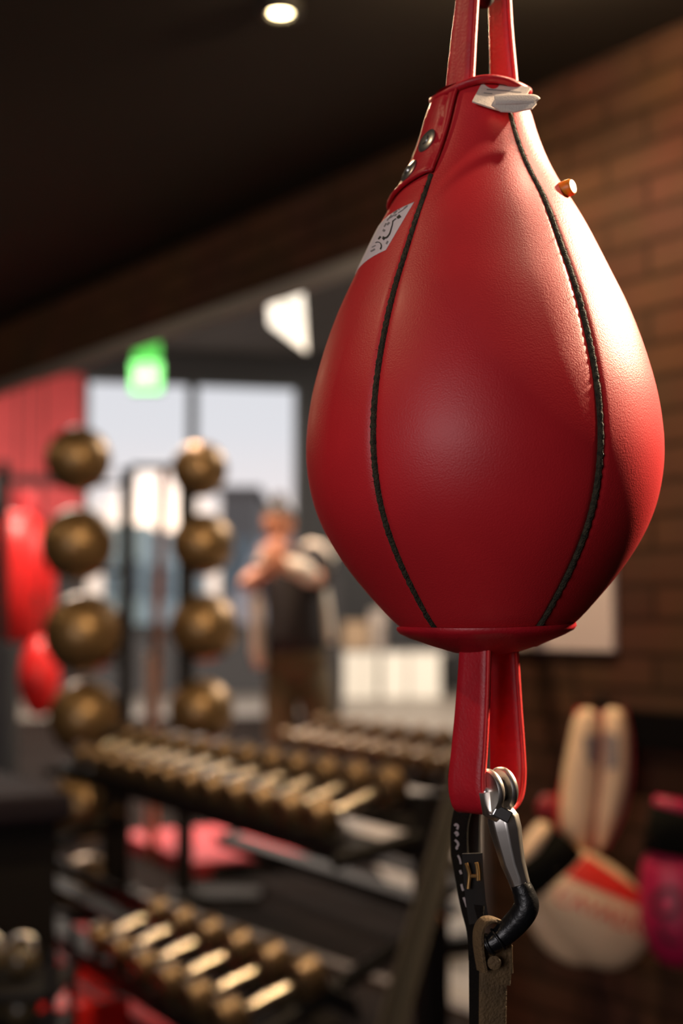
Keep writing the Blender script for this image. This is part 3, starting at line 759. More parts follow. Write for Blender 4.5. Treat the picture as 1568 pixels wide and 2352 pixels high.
g2 = glove('boxing_glove', 'magenta pink boxing glove with black cuff at the right edge',
      [(1590, 1845, 85, .045), (1586, 1868, 88, .05), (1582, 1885, 90, .055), (1572, 1965, 96, .06)],
      [(1574, 1950, 70, .045), (1572, 1975, 98, .062), (1570, 2020, 100, .075), (1566, 2080, 100, .085), (1566, 2140, 94, .085), (1572, 2190, 74, .07), (1576, 2222, 36, .03)],
      PINK, mat('black_elastic', (.008, .007, .005), .9, spec=.1), PINK, 3.30,
      thumb=[(1600, 2010, 20, .03), (1640, 2070, 36, .04), (1650, 2130, 34, .04), (1640, 2180, 18, .02)])
gb2 = [c for c in g2.children if c.name.startswith('body')]
project_ribbons(gb2, [stroke([(1500, 2075), (1515, 2048), (1545, 2045), (1560, 2070), (1545, 2100), (1515, 2100), (1500, 2078)], 14), stroke([(1515, 2125), (1530, 2160), (1560, 2165)], 12)], mat('dark_print', (.10, .01, .025), .6), 'logo', g2, .002)

# two-lobed white padded strap hanging upright above the white glove
YP = 3.52
t = thing('padded_mitt', 'white two-lobed padded mitt with red seam hanging above the white glove', 'mitt', P(1380, 1630, YP))
pp = F / YP
def lobe(pts, nm, m, kd=.035):
    path = [P(x, y, YP) for x, y, w in pts]
    return loft(nm, path, [min(kd, w / pp * 1.1) for *_, w in pts], [w / pp for _, _, w in pts], m, t, up=(0, -1, 0), n=16, sub=1)
la = lobe([(1352, 1626, 10), (1349, 1640, 30), (1342, 1700, 36), (1333, 1780, 43), (1325, 1860, 44), (1322, 1920, 34), (1332, 1960, 12)], 'lobe', WHITEL)
lb = lobe([(1408, 1624, 10), (1409, 1640, 28), (1412, 1700, 33), (1410, 1780, 36), (1398, 1850, 32), (1382, 1910, 22), (1370, 1955, 8)], 'lobe', WHITEL)
lobe([(1380, 1628, 14), (1378, 1700, 26), (1372, 1800, 24), (1362, 1880, 20), (1350, 1968, 18)], 'seam', DARKRED, .016)
path = [P(x, y, YP + .028) for x, y in ((1352, 1632), (1318, 1760), (1288, 1900), (1310, 1950))]
tube('piping', smooth_path([P(x, y, YP) for x, y in ((1330, 1626), (1306, 1740), (1282, 1860), (1290, 1930))]), .006, GRED, t, 8)
tube('piping', smooth_path([P(x, y, YP) for x, y in ((1432, 1628), (1447, 1700), (1447, 1790), (1425, 1880), (1388, 1950))]), .006, DARKRED, t, 8)
project_ribbons([la, lb], [quad_grid([(1338, 1690), (1375, 1690), (1368, 1760), (1348, 1750)]), quad_grid([(1388, 1680), (1418, 1690), (1418, 1760), (1392, 1770)])], GREYL, 'wrist_patch', t, .002)
peg(1378, 1612, .10, 'small black wall hook carrying the white padded mitt')
o = loft('red_pad', [P(1236, 1838, 3.6), P(1250, 1846, 3.6), P(1270, 1862, 3.6), P(1290, 1874, 3.6)], [.012, .025, .025, .012], [.018, .034, .036, .02], DARKRED, None, up=(0, -1, 0), n=14, sub=1)
tag(o, 'small dark red pad tucked behind the white padded mitt', 'pad')

# thin laces that carry the gloves and the small pad from the wall
def lace(par, a, px):
    sL, YL = wall_at_px(px); q = wl(sL, P(px, 1668, YL).z, .005)
    tube('lace', [a, (a + q) / 2 + V((0, 0, -.01)), q], .0018, WEBB, par, 6)
lace(g1, P(1262, 1930, YG + .03), 1345); lace(g2, P(1588, 1850, 3.33), 1600); lace(o, P(1262, 1862, 3.62), 1345)

# leaning pole behind the bag
pf = P(747, 2865, 2.6); sT, yT = wall_at_px(1199); pT = P(1199, 1300, yT - .06)
pf.z = .02
dirp = (pT - pf).normalized(); side = dirp.cross(V((0, 1, 0))).normalized(); bk = side.cross(dirp)
M = Matrix(((side.x, bk.x, dirp.x), (side.y, bk.y, dirp.y), (side.z, bk.z, dirp.z)))
t = thing('leaning_channel', 'long dark channel pole leaning on the wall behind the red bag', 'pole', pf)
c = (pf + pT) / 2; hl = (pT - pf).length / 2
box('web', c, (.022, .004, hl), mat('dark_olive_steel', (.016, .012, .007), .7), t, M, bevel=.002)
for s in (-1, 1): box('flange', c + side * (s * .024) - bk * .0, (.004, .014, hl), mat('olive_edge', (.030, .021, .012), .6), t, M, bevel=.002)

# ------------------------------------------------------------------ the red bag
BD = .956
BX = P(1109, 1050, BD).x
SIL = [(216, 98), (232, 112), (250, 117), (290, 124), (330, 138), (365, 152), (400, 167), (450, 197), (500, 229), (550, 254), (600, 278), (650, 302), (700, 327), (750, 347), (800, 365), (850, 380), (900, 394), (950, 403), (1000, 409), (1050, 411), (1100, 406), (1150, 396), (1200, 379), (1250, 353), (1300, 320), (1350, 281), (1400, 236), (1440, 203), (1465, 176), (1485, 120)]
c_, s_ = math.cos(PITCH), math.sin(PITCH)
def camdepth(z): return BD * c_ + (z - CAMZ) * s_
PROF = []
for y, w in SIL:
    z = P(1109, y, BD * .99).z; dcam = camdepth(z)
    r = w / F * dcam; r = r * math.sqrt(1 - (r / dcam) ** 2)
    PROF.append((z, r))
PROF.sort()
ZT, ZB = PROF[-1][0], PROF[0][0]
_n = 240; _raw = [lerp_table(PROF, ZB + (ZT - ZB) * i / _n) for i in range(_n + 1)]
for _ in range(60):
    _raw = [_raw[0]] + [(_raw[i - 1] + 2 * _raw[i] + _raw[i + 1]) / 4 for i in range(1, _n)] + [_raw[-1]]
def brad(z):
    k = max(0, min(_n - 1e-6, (z - ZB) / (ZT - ZB) * _n)); i = int(k); return _raw[i] + (_raw[i + 1] - _raw[i]) * (k - i)
SEAMS = [R(-40.5 + 72 * k) for k in range(5)]
def twist(z):
    # the seams swing slightly clockwise at the very top
    zt0 = P(1109, 500, BD).z
    return R(-7) * max(0, (z - zt0) / (ZT - zt0))
def bpoint(az, z, off=0):
    """az: 0 = towards the camera, positive = right"""
    a = az
    r = brad(z)
    d = min(abs((a - s - twist(z) + PI) % (2 * PI) - PI) for s in SEAMS)
    bulge = min(1, d / R(36)); groove = math.exp(-(d / R(1.6)) ** 2) * .0018
    r = r * (.986 + .016 * math.sin(bulge * PI / 2)) - groove + off
    return V((BX + r * math.sin(a), BD - r * math.cos(a), z))
bag = thing('speed_bag', 'glossy red leather punching bag hanging in the foreground', 'punching bag', (BX, BD, ZT))
bm = bmesh.new(); NZ = 150; NA = 360; rings = []
for i in range(NZ + 1):
    z = ZB + (ZT - ZB) * i / NZ
    rings.append([bm.verts.new(bpoint(2 * PI * k / NA, z)) for k in range(NA)])
for a, b in zip(rings[:-1], rings[1:]):
    for k in range(NA): bm.faces.new((a[k], a[(k + 1) % NA], b[(k + 1) % NA], b[k]))
bm.faces.new(rings[0]); bm.faces.new(rings[-1])
body = finish('bag_body', bm, RED, bag, ang=60)
# piping in each seam, slightly rough
for k, s in enumerate(SEAMS):
    z0 = P(1109, 1452, BD).z; z1 = P(1109, 445 if k == 0 else 262, BD).z
    pts = []; rr = []
    for i in range(221):
        z = z0 + (z1 - z0) * i / 220
        pts.append(bpoint(s + twist(z), z, .0009)); rr.append(.00165 + .00035 * math.sin(i * 1.7 + k) * random.random() + .0002 * random.random())
    bm = bmesh.new(); add_loft(bm, pts, rr, [r * 1.25 for r in rr], V((0, -1, .0)) if k in (0, 1) else V((1, 0, 0)), 8)
    # frayed fibres standing off the cord
    for i in range(60 if k in (1, 2) else 20):
        p = random.choice(pts); n_ = V((p.x - BX, p.y - BD, 0)).normalized()
        q = p + n_ * random.uniform(.0018, .0042) + V((random.uniform(-1, 1), random.uniform(-1, 1), random.uniform(-1, 1))) * .0015
        add_loft(bm, [p, (p + q) / 2 + V((0, 0, .0004)), q], [.00022, .00018, .00008], [.00022, .00018, .00008], V((.3, .5, .7)), 4)
    finish('seam_cord', bm, PIPING if k != 2 else mat('tan_rough_cord', (.16, .10, .04), .8, bump=1, bscale=700), bag)

# surface-hugging patches (az range functions of z)
def surf_patch(name, z0, z1, azf, m, off, nz=40, na=30, lip=.0012, bulge=.0):
    bm = bmesh.new(); top = []; bot = []
    for i in range(nz + 1):
        v = i / nz; rt, rb = [], []
        for j in range(na + 1):
            u = j / na; z, az = azf(u, v)
            edge = min(u, 1 - u, v, 1 - v); k = min(1, edge / .05)
            rt.append(bm.verts.new(bpoint(az, z, off * (.35 + .65 * math.sin(k * PI / 2)) + bulge * math.sin(PI * u)))); rb.append(bm.verts.new(bpoint(az, z, -.001)))
        top.append(rt); bot.append(rb)
    for g in (top,):
        for i in range(nz):
            for j in range(na): bm.faces.new((g[i][j], g[i][j + 1], g[i + 1][j + 1], g[i + 1][j]))
    def side(a, b):
        for k in range(len(a) - 1): bm.faces.new((a[k], a[k + 1], b[k + 1], b[k]))
    side(top[0], bot[0]); side(top[-1], bot[-1]); side([r[0] for r in top], [r[0] for r in bot]); side([r[-1] for r in top], [r[-1] for r in bot])
    return finish(name, bm, m, bag, ang=60)
def px_on_bag(x, y):
    """pixel -> (az, z) on the bag"""
    org = V((0, 0, CAMZ)); d = ray(x, y)
    t0 = BD / d.y * .6; best = None; bd = 1e9
    for i in range(900):
        t_ = t0 + i * .0008; p = org + d * t_
        rr = math.hypot(p.x - BX, p.y - BD); df = rr - brad(p.z)
        if df < 0: return math.atan2(p.x - BX, BD - p.y), p.z
        if df < bd: bd = df; best = (math.atan2(p.x - BX, BD - p.y), p.z)
    return best
# lacing cover flap on the left of the neck
zt_ = P(1109, 232, BD).z; zb_ = P(1109, 432, BD).z; zl_ = P(1109, 478, BD).z
def flap(u, v):
    a1 = R(-33) - R(8) * v                                         # right edge, up to down
    a0 = R(-128)
    az = a0 + (a1 - a0) * u
    zb2 = zb_ + (zl_ - zb_) * max(0, math.sin((1 - u) * PI / 2)) ** 1.2
    return zt_ + (zb2 - zt_) * v, az
flapo = surf_patch('lace_cover', 0, 0, flap, REDSTRAP, .0032)
def edge_tube(name, f, r, m, n=60):
    pts = [bpoint(*((lambda a: (a[1], a[0]))(f(i / n))), .0030) for i in range(n + 1)]
    bm = bmesh.new(); add_loft(bm, pts, r, r, V((.1, -.9, .4)), 8); return finish(name, bm, m, bag, ang=180)
edge_tube('flap_edge', lambda v: flap(1 - v * 1.0, 1), .0016, REDSTRAP)
edge_tube('flap_edge', lambda v: flap(1, v), .0011, REDSTRAP)
# rivets
for (x, y, ln) in ((991, 325, 34), (952, 394, 34)):
    az, z = px_on_bag(x - 2, y); p = bpoint(az, z, .0035); n_ = (bpoint(az, z, 1) - bpoint(az, z, 0)).normalized()
    dz = .004; slope = (brad(z + dz) - brad(z - dz)) / (2 * dz); n_ = V((n_.x, n_.y, -slope)).normalized()
    rv = lathe('rivet', [(0, -.003), (.0080, -.003), (.0086, .0002), (.007, .0010), (.0035, .0012), (.003, .0020), (0, .0022)], p, mat('rivet_metal', (.36, .36, .36), .3, metal=.9), bag, 28, axis=n_)
# label patch with the black brush marks
zA = [px_on_bag(948, 466), px_on_bag(884, 572), px_on_bag(835, 594)]
def lab(u, v):
    z0, z1 = px_on_bag(948, 464)[1], px_on_bag(884, 574)[1]
    a_r = px_on_bag(948, 464)[0] * (1 - v) + px_on_bag(884, 574)[0] * v
    az = a_r - R(62) * (1 - u)
    return z0 + (z1 - z0) * v - .016 * (1 - u) ** 1.5 * (1 - v) - .013 * (1 - u), az
_l0, _l1 = px_on_bag(950, 463), px_on_bag(885, 574)
def lab(u, v):
    a_r = _l0[0] * (1 - v) + _l1[0] * v; az = a_r - R(62) * (1 - u)
    return _l0[1] + (_l1[1] - _l0[1]) * v - .010 * (1 - u) - .0, az
label = surf_patch('brand_label', 0, 0, lab, mat('label_white', (.66, .58, .62), .55), .0006, 30, 40)
def cpx(pts): return [(820 + x / 10.45, 440 + y / 10.45) for x, y in pts]
black = [stroke(cpx([(860, 700), (850, 800), (820, 900), (790, 1000), (740, 1080), (690, 1120)]), (1.6, 3.2)),
         stroke(cpx([(1040, 580), (1000, 615), (965, 640)]), (7, 5)), stroke(cpx([(940, 650), (890, 690), (862, 720)]), (1.6, 1.6)),
         stroke(cpx([(620, 1150), (660, 1120), (700, 1110)]), (6, 3)), stroke(cpx([(640, 1080), (630, 1120)]), 3),
         stroke(cpx([(515, 1150), (545, 1110), (570, 1080)]), (2.5, 4)),
         stroke(cpx([(440, 1235), (500, 1215), (560, 1240), (585, 1290), (580, 1350), (560, 1390)]), (1.2, 3))]
project_ribbons([label], black, INK, 'logo_marks', label, .0004)
grey = [stroke(cpx([(1000, 440), (1050, 400)]), 3), stroke(cpx([(1120, 420), (1210, 340)]), 2.4), stroke(cpx([(880, 530), (960, 460)]), 3), stroke(cpx([(900, 590), (950, 540)]), 2.6),
        stroke(cpx([(980, 520), (1120, 430)]), 1.5), stroke(cpx([(720, 800), (780, 740)]), 3.5), stroke(cpx([(780, 640), (900, 560)]), 2), stroke(cpx([(630, 960), (660, 910)]), 5),
        stroke(cpx([(700, 1260), (740, 1190)]), 3.2), stroke(cpx([(330, 1440), (430, 1380)]), 3), stroke(cpx([(360, 1340), (450, 1290)]), 1.6), stroke(cpx([(650, 850), (700, 760)]), 2.5), stroke(cpx([(720, 700), (830, 560)]), 2)]
project_ribbons([label], grey, GREYINK, 'small_print', label, .0003)

# top collar lip
zc = P(1109, 222, BD).z; rc = brad(P(1109, 250, BD).z)
pts = []
for k in range(72):
    a = 2 * PI * k / 72
    zz = zc + .0035 * math.sin(a - .6) + (.002 * math.cos(3 * a))
    pts.append(V((BX + (rc * .99) * math.sin(a), BD - rc * .99 * math.cos(a), zz)))
bm = bmesh.new(); add_loft(bm, pts, .0028, .0032, V((0, 0, 1)), 10, closed=True); finish('neck_rim', bm, REDSTRAP, bag, ang=180)
lathe('neck_cap', [(0, .004), (rc * .6, .003), (rc * .97, .0)], (BX, BD, zc), REDSTRAP, bag, 48, ang=180)

# hanging straps above, e1 from near-left leg to far-right leg, e2 = band width
E1 = V((.62, .785, 0)).normalized(); E2 = V((.785, -.62, 0)).normalized()
def band(name, pts, wid, thick, parent, m=REDSTRAP, edge=True):
    """flat strap along pts; width along E2"""
    pts = [V(p) for p in pts]; n = len(pts)
    if not hasattr(wid, '__len__'): wid = [wid] * n
    bm = bmesh.new(); rings = []
    for i, p in enumerate(pts):
        t = (pts[min(i + 1, n - 1)] - pts[max(i - 1, 0)]).normalized(); nn = t.cross(E2).normalized(); w = wid[i] / 2; h = thick / 2
        prof = [(-w, -h * .3), (-w + h * .6, -h), (-w + h * 2.2, -h * .8), (0, -h * .92), (w - h * 2.2, -h * .8), (w - h * .6, -h), (w, -h * .3), (w, h * .3), (w - h * .6, h), (w - h * 2.2, h * .8), (0, h * .92), (-w + h * 2.2, h * .8), (-w + h * .6, h), (-w, h * .3)]
        rings.append([bm.verts.new(p + E2 * a + nn * b) for a, b in prof])
    for r0, r1 in zip(rings[:-1], rings[1:]):
        for k in range(len(r0)): bm.faces.new((r0[k], r0[(k + 1) % len(r0)], r1[(k + 1) % len(r0)], r1[k]))
    bm.faces.new(rings[0]); bm.faces.new(rings[-1])
    o = finish(name, bm, m, parent, ang=70)
    if edge:
        bm = bmesh.new(); ep = []
        for i, p in enumerate(pts): ep.append(p + E2 * (wid[i] / 2 + .0002))
        add_loft(bm, ep, .0011, thick * .40, E2, 8); finish('strap_edge', bm, REDLIT, o, ang=180)
    return o
def q_(x, y, Y=BD): return P(x, y, Y)
Ya, Yb = BD - .016, BD + .016
topc = P(1108, -150, BD)
lt = [P(1052, 262, Ya), P(1053, 215, Ya), P(1062, 100, Ya), P(1071, 0, Ya), P(1080, -90, Ya), P(1092, -150, Ya + .006)]
rt = [P(1158, 262, Yb), P(1156, 200, Yb), P(1150, 100, Yb), P(1145, 0, Yb), P(1136, -90, Yb), P(1124, -150, Yb - .006)]
tp = smooth_path(lt + [P(1108, -172, BD)] + rt[::-1], 8)
wtp = [.0235 if i < 8 else .0215 for i in range(len(tp))]
wtp = []
for p in tp:
    k = max(0, min(1, (p.z - lt[0].z) / (lt[3].z - lt[0].z))); wtp.append(.0225 - .0055 * k)
band('hanging_strap', tp, wtp, .0055, bag)

# bottom cap: stiff disc with upturned rim, slightly tilted
capc = P(1116, 1446, BD); tilt = Matrix.Rotation(R(-2.2), 3, 'Y')
bm = bmesh.new()
rr = 205 / F * BD
prof = [(0, -.0155), (.012, -.0165), (.022, -.0150), (rr * .62, -.0105), (rr * .86, -.0050), (rr * .97, -.0018), (rr * 1.0, .0006), (rr * .995, .0024), (rr * .965, .0026), (rr * .93, .0010), (rr * .8, -.0020), (0, -.006)]
add_lathe(bm, prof, (0, 0, 0), 72)
for v in bm.verts:
    a = math.atan2(v.co.y, v.co.x); k = math.hypot(v.co.x, v.co.y) / rr
    v.co.z += .0016 * k * k * math.sin(2 * a + .6) - .0006 * k * math.cos(3 * a)
    v.co = tilt @ v.co + capc
finish('bottom_cap', bm, REDSTRAP, bag, ang=60)
# bottom loop
Yc, Yd = BD - .020, BD + .020
lb_ = [P(1090, 1470, Yc), P(1088, 1520, Yc), P(1083, 1620, Yc), P(1076, 1720, Yc), P(1070, 1790, Yc), P(1073, 1832, Yc + .001), P(1084, 1858, Yc + .006)]
rb_ = [P(1153, 1470, Yd), P(1154, 1520, Yd), P(1158, 1620, Yd), P(1163, 1720, Yd), P(1164, 1780, Yd), P(1158, 1825, Yd - .003), P(1140, 1852, Yd - .008)]
bp_ = smooth_path(lb_ + [P(1112, 1862, BD)] + rb_[::-1], 8)
wb = []
for i, p in enumerate(bp_):
    k = max(0, min(1, (lb_[0].z - p.z) / (lb_[0].z - lb_[4].z))); wb.append(.0225 + .0045 * k)
band('lower_strap', bp_, wb, .0052, bag)
# orange valve peg on the right
az, z = px_on_bag(1288, 436); p = bpoint(az, z); n_ = V((math.sin(az), -math.cos(az), .35)).normalized()
pegc = P(1291, 437, BD - .03)
pd = (P(1316, 428, BD - .035) - pegc).normalized()
lathe('valve_peg', [(0, -.004), (.0052, -.004), (.0056, .0), (.0056, .0066), (.0045, .0082), (0, .0086)], pegc, ORANGE, bag, 20, axis=pd)
lathe('valve_seat', [(0, -.004), (.0066, -.004), (.0066, -.0010), (.005, 0), (0, 0)], pegc - pd * .0012, mat('dark_red_rubber', (.10, .01, .005), .5), bag, 20, axis=pd)
# folded care tag under the rim
def tag_sheet(name, pts2, Y0, Y1, m, thick=.0007):
    bm = bmesh.new(); n = len(pts2); fr = []
    for (x, y, k) in pts2: fr.append(P(x, y, Y0 + (Y1 - Y0) * k))
    f = [bm.verts.new(p) for p in fr]; b = [bm.verts.new(p + V((0, thick, -thick))) for p in fr]
    bm.faces.new(f); bm.faces.new(b)
    for k in range(n): bm.faces.new((f[k], f[(k + 1) % n], b[(k + 1) % n], b[k]))
    return finish(name, bm, m, bag, ang=30)
YT = BD - .042
ctag = tag_sheet('care_tag', [(1084, 232, .0), (1104, 195, .6), (1110, 191, .7), (1216, 199, 1), (1217, 203, 1), (1206, 222, .7), (1180, 250, .0), (1150, 253, 0), (1120, 244, 0)], YT, YT + .018, TAGM)
project_ribbons([ctag], [stroke([(1117, 206), (1160, 209), (1197, 213)], 2.2), stroke([(1110, 214), (1130, 216)], 2.0), stroke([(1165, 218), (1176, 220)], 3)], GREYINK, 'tag_print', ctag, .0003)
# its lower leaf as a thick rounded fold
bm = bmesh.new()
a = [P(1136, 231, YT - .004), P(1180, 229, YT - .004), P(1222, 229, YT - .002), P(1230, 234, YT - .001)]
add_loft(bm, smooth_path(a, 5), .0016, .004, V((0, -1, .3)), 12, power=3)
finish('tag_fold', bm, TAGM, ctag, ang=60)
tag_sheet('tag_leaf', [(1136, 226, .2), (1226, 228, .4), (1232, 237, .2), (1222, 248, 0), (1180, 256, 0), (1150, 254, 0), (1128, 240, 0)], YT - .006, YT + .004, TAGM)

# black hook and cord above the frame that carries the bag
hk = thing('hanging_hook', 'black steel hook at the top edge holding the bag straps', 'hook', P(1106, -150, BD))
tube('hook_body', smooth_path([P(1096, -60, BD), P(1094, -20, BD), P(1106, 2, BD), P(1120, -14, BD), P(1122, -90, BD), P(1108, -165, BD + .0), P(1108, -230, BD)], 6), .0055, BLKSTEEL, hk, 10, up=(.2, 1, .1))
tube('cord', [P(1108, -230, BD), V((P(1108, -230, BD).x, BD, NEARH))], .004, WEBB, hk, 8)

# ------------------------------------------------------------------ chrome clip below the bag
clip = thing('snap_hook', 'chrome snap hook clipped through the lower red strap', 'snap hook', P(1140, 1810, BD))
YH = BD - .022
# clevis: two discs across a dark gap, with a rivet
cax = V((.90, -.36, .18)).normalized(); cx_ = P(1140, 1814, YH)
ex = V((.84, .54, .06)).normalized()
for s, w in ((-.0062, .0026), (.0050, .0026)):
    bm = bmesh.new(); cc = cx_ + ex * s
    add_lathe(bm, [(0, -w), (.0130, -w), (.0142, -w * .4), (.0142, w * .4), (.0130, w), (0, w)], cc, 36, ex)
    # ear that runs down into the shank
    add_loft(bm, [cc + V((0, 0, .000)), cc + V((.0008, 0, -.012)), P(1149, 1868, YH) + ex * (s * .5)], [.0112, .009, .007], [w, w, w], V((.55, .8, 0)), 12, power=4)
    finish('clevis_plate', bm, CHROME, clip, ang=50)
lathe('rivet', [(0, -.0115), (.0022, -.0112), (.0038, -.0098), (.0040, -.0085), (.0030, .0100), (0, .0105)], cx_ + V((-.001, 0, -.001)), CHROME, clip, 24, axis=ex)
lathe('roller', [(0, -.005), (.0085, -.005), (.0085, .004), (0, .004)], cx_, BLKSTEEL, clip, 24, axis=ex)
sh = [(1146, 1858, 22), (1150, 1868, 32), (1155, 1880, 37), (1161, 1905, 37), (1168, 1940, 33), (1177, 1980, 29), (1189, 2015, 25), (1198, 2044, 23)]
path = [P(x, y, YH) for x, y, w in sh]; 
bm = bmesh.new()
add_loft(bm, path, [w / F * BD * .80 for *_, w in sh], [w / F * BD for *_, w in sh], V((-.45, -.9, 0)), 8, power=2.0)
finish('shank', bm, CHROME, clip, ang=35, bevel=.0008)
box('latch_stud', P(1153, 1868, YH - .0085), (.0058, .0028, .0040), STEEL, clip, Matrix.Rotation(R(28), 3, 'Y'), bevel=.0008)
hookp = smooth_path([P(1193, 2028, YH), P(1203, 2052, YH), P(1209, 2078, YH), P(1200, 2100, YH + .001), P(1178, 2126, YH + .003), P(1155, 2148, YH + .004), P(1134, 2164, YH + .004), P(1118, 2172, YH + .005)], 6)
rad = [.0062 + .0022 * math.sin(PI * min(1, i / (len(hookp) - 1) * 1.15)) for i in range(len(hookp))]
loft('taped_hook', hookp, rad, rad, BLACKTAPE, clip, up=(.2, -.9, .3), n=14)
for k in (.80, .93):
    i = int(k * (len(hookp) - 1)); p = hookp[i]; tt = (hookp[min(i + 1, len(hookp) - 1)] - hookp[i - 1 if i else 0]).normalized()
    rp = ring_pts(p, rad[i] + .0004, 18, tt); bm = bmesh.new(); add_loft(bm, rp, .0011, .0011, tt, 6, closed=True); finish('tape_turn', bm, BLACKTAPE, clip, ang=180)
tube('spring_wire', smooth_path([P(1221, 2078, YH), P(1214, 2095, YH), P(1196, 2122, YH), P(1180, 2142, YH), P(1160, 2170, YH)], 5), .0008, mat('red_wire', (.30, .04, .02), .4), clip, 6)
lathe('pin', [(0, -.002), (.0016, -.0015), (.0016, .0015), (0, .002)], P(1222, 2068, YH), mat('brass_bolt', (.7, .45, .25), .25, metal=1), clip, 10, axis=(1, -.5, 0))

# tan floor tether looped over the hook
teth = thing('floor_tether', 'tan webbing tether looped over the taped hook, running down', 'tether', (P(1140, 2352, BD).x, BD, 0))
def fband(name, pts, w, th, parent, m, wdir):
    pts = [V(p) for p in pts]; bm = bmesh.new()
    if not hasattr(w, '__len__'): w = [w] * len(pts)
    add_loft(bm, pts, [x / 2 for x in w], th / 2, V(wdir), 12, power=5); return finish(name, bm, m, parent, ang=60)
YW = YH + .006
lp = smooth_path([P(1107, 2230, YW), P(1098, 2170, YW), P(1102, 2130, YW), P(1122, 2112, YW), P(1146, 2118, YW + .004), P(1160, 2150, YW + .010), P(1165, 2230, YW + .012)], 6)
fband('webbing_loop', lp, .013, .003, teth, TANWEB, (.35, -.93, 0))
a = P(1140, 2225, YW + .004); b = P(1126, 2352, YW + .004)
fl = V((P(1118, 2600, YW).x, YW + .004, .0))
dn = smooth_path([P(1141, 2172, YW + .006), P(1138, 2260, YW + .006), P(1131, 2352, YW + .006), V((b.x - .005, b.y, .35)), V((b.x - .005, b.y, .004))], 8)
fband('strap', dn, [.0215 - .003 * min(1, i / 16) for i in range(len(dn))], .003, teth, TANWEB, (.97, .2, 0))
lathe('stitch_knot', [(0, -.001), (.004, -.001), (.0045, .002), (0, .004)], P(1134, 2210, YW - .002), TANWEB, teth, 14, axis=(0, -1, 0))
lathe('floor_plate', [(0, 0), (.05, 0), (.05, .004), (0, .006)], (b.x - .005, b.y, 0), STEEL, teth, 24)
# black lettered strap on the left, joined to the tether
bs = thing('lettered_strap', 'black elastic strap with worn pale lettering left of the chrome hook', 'strap', P(1062, 1870, BD + .03))
YS = BD + .03
pl = smooth_path([P(1082, 1800, YS), P(1066, 1850, YS), P(1055, 1900, YS), P(1056, 1960, YS), P(1066, 2030, YS - .01), P(1078, 2090, YS - .02), P(1090, 2140, YS - .025), P(1094, 2200, YS - .03), P(1096, 2352, YS - .03), V((P(1096, 2352, YS - .03).x, YS - .03, .004))], 6)
lw = fband('webbing', pl, [.0125] * 18 + [.0125 - .0015 * min(1, k / 6) for k in range(len(pl) - 18)], .0035, bs, WEBB, (.85, -.5, 0))
bk_ = fband('back_webbing', smooth_path([P(1092, 1800, YS + .012), P(1084, 1880, YS + .012), P(1084, 1960, YS + .01), P(1088, 2060, YS), P(1100, 2130, YS - .012)], 6), .011, .003, bs, mat('black_webbing_dark', (.008, .006, .005), .9), (1, .1, 0))
MARK = mat('worn_white_print', (.30, .26, .27), .7)
def c6(pts): return [(1020 + x / 7.84, 1850 + y / 7.84) for x, y in pts]
marks = [stroke(c6([(190, 370), (215, 340), (250, 370), (235, 430)]), 5), stroke(c6([(195, 510), (225, 480), (250, 520), (215, 545)]), 5), stroke(c6([(195, 620), (240, 660), (255, 710), (225, 760), (240, 790)]), 5),
         stroke(c6([(250, 900), (285, 980), (300, 1060)]), 4), stroke(c6([(285, 1170), (310, 1240)]), 5), stroke(c6([(310, 1420), (330, 1500), (345, 1540)]), 5), stroke(c6([(350, 1660), (380, 1740), (410, 1830)]), 5)]
project_ribbons([lw], marks, MARK, 'worn_lettering', lw, .0004)
# H buckle
HB = mat('brass_wire', (.55, .32, .12), .3, metal=.8); YB = BD - .004
tube('buckle', smooth_path([P(*c6([p])[0], YB) for p in ((395, 1040), (425, 1130), (452, 1240), (440, 1400), (430, 1500))], 4), .0013, HB, bs, 8)
tube('buckle', smooth_path([P(*c6([p])[0], YB) for p in ((575, 1030), (595, 1130), (605, 1240), (608, 1350))], 4), .0013, HB, bs, 8)
tube('buckle_bar', [P(*c6([(450, 1270)])[0], YB), P(*c6([(603, 1270)])[0], YB)], .0013, HB, bs, 8)
fband('buckle_strap', [P(1084, 1960, YB + .004), P(1087, 2010, YB + .004), P(1092, 2070, YB + .004), P(1100, 2120, YB + .002)], .0135, .002, bs, mat('black_webbing_dark', (.008, .006, .005), .9), (1, -.1, 0))

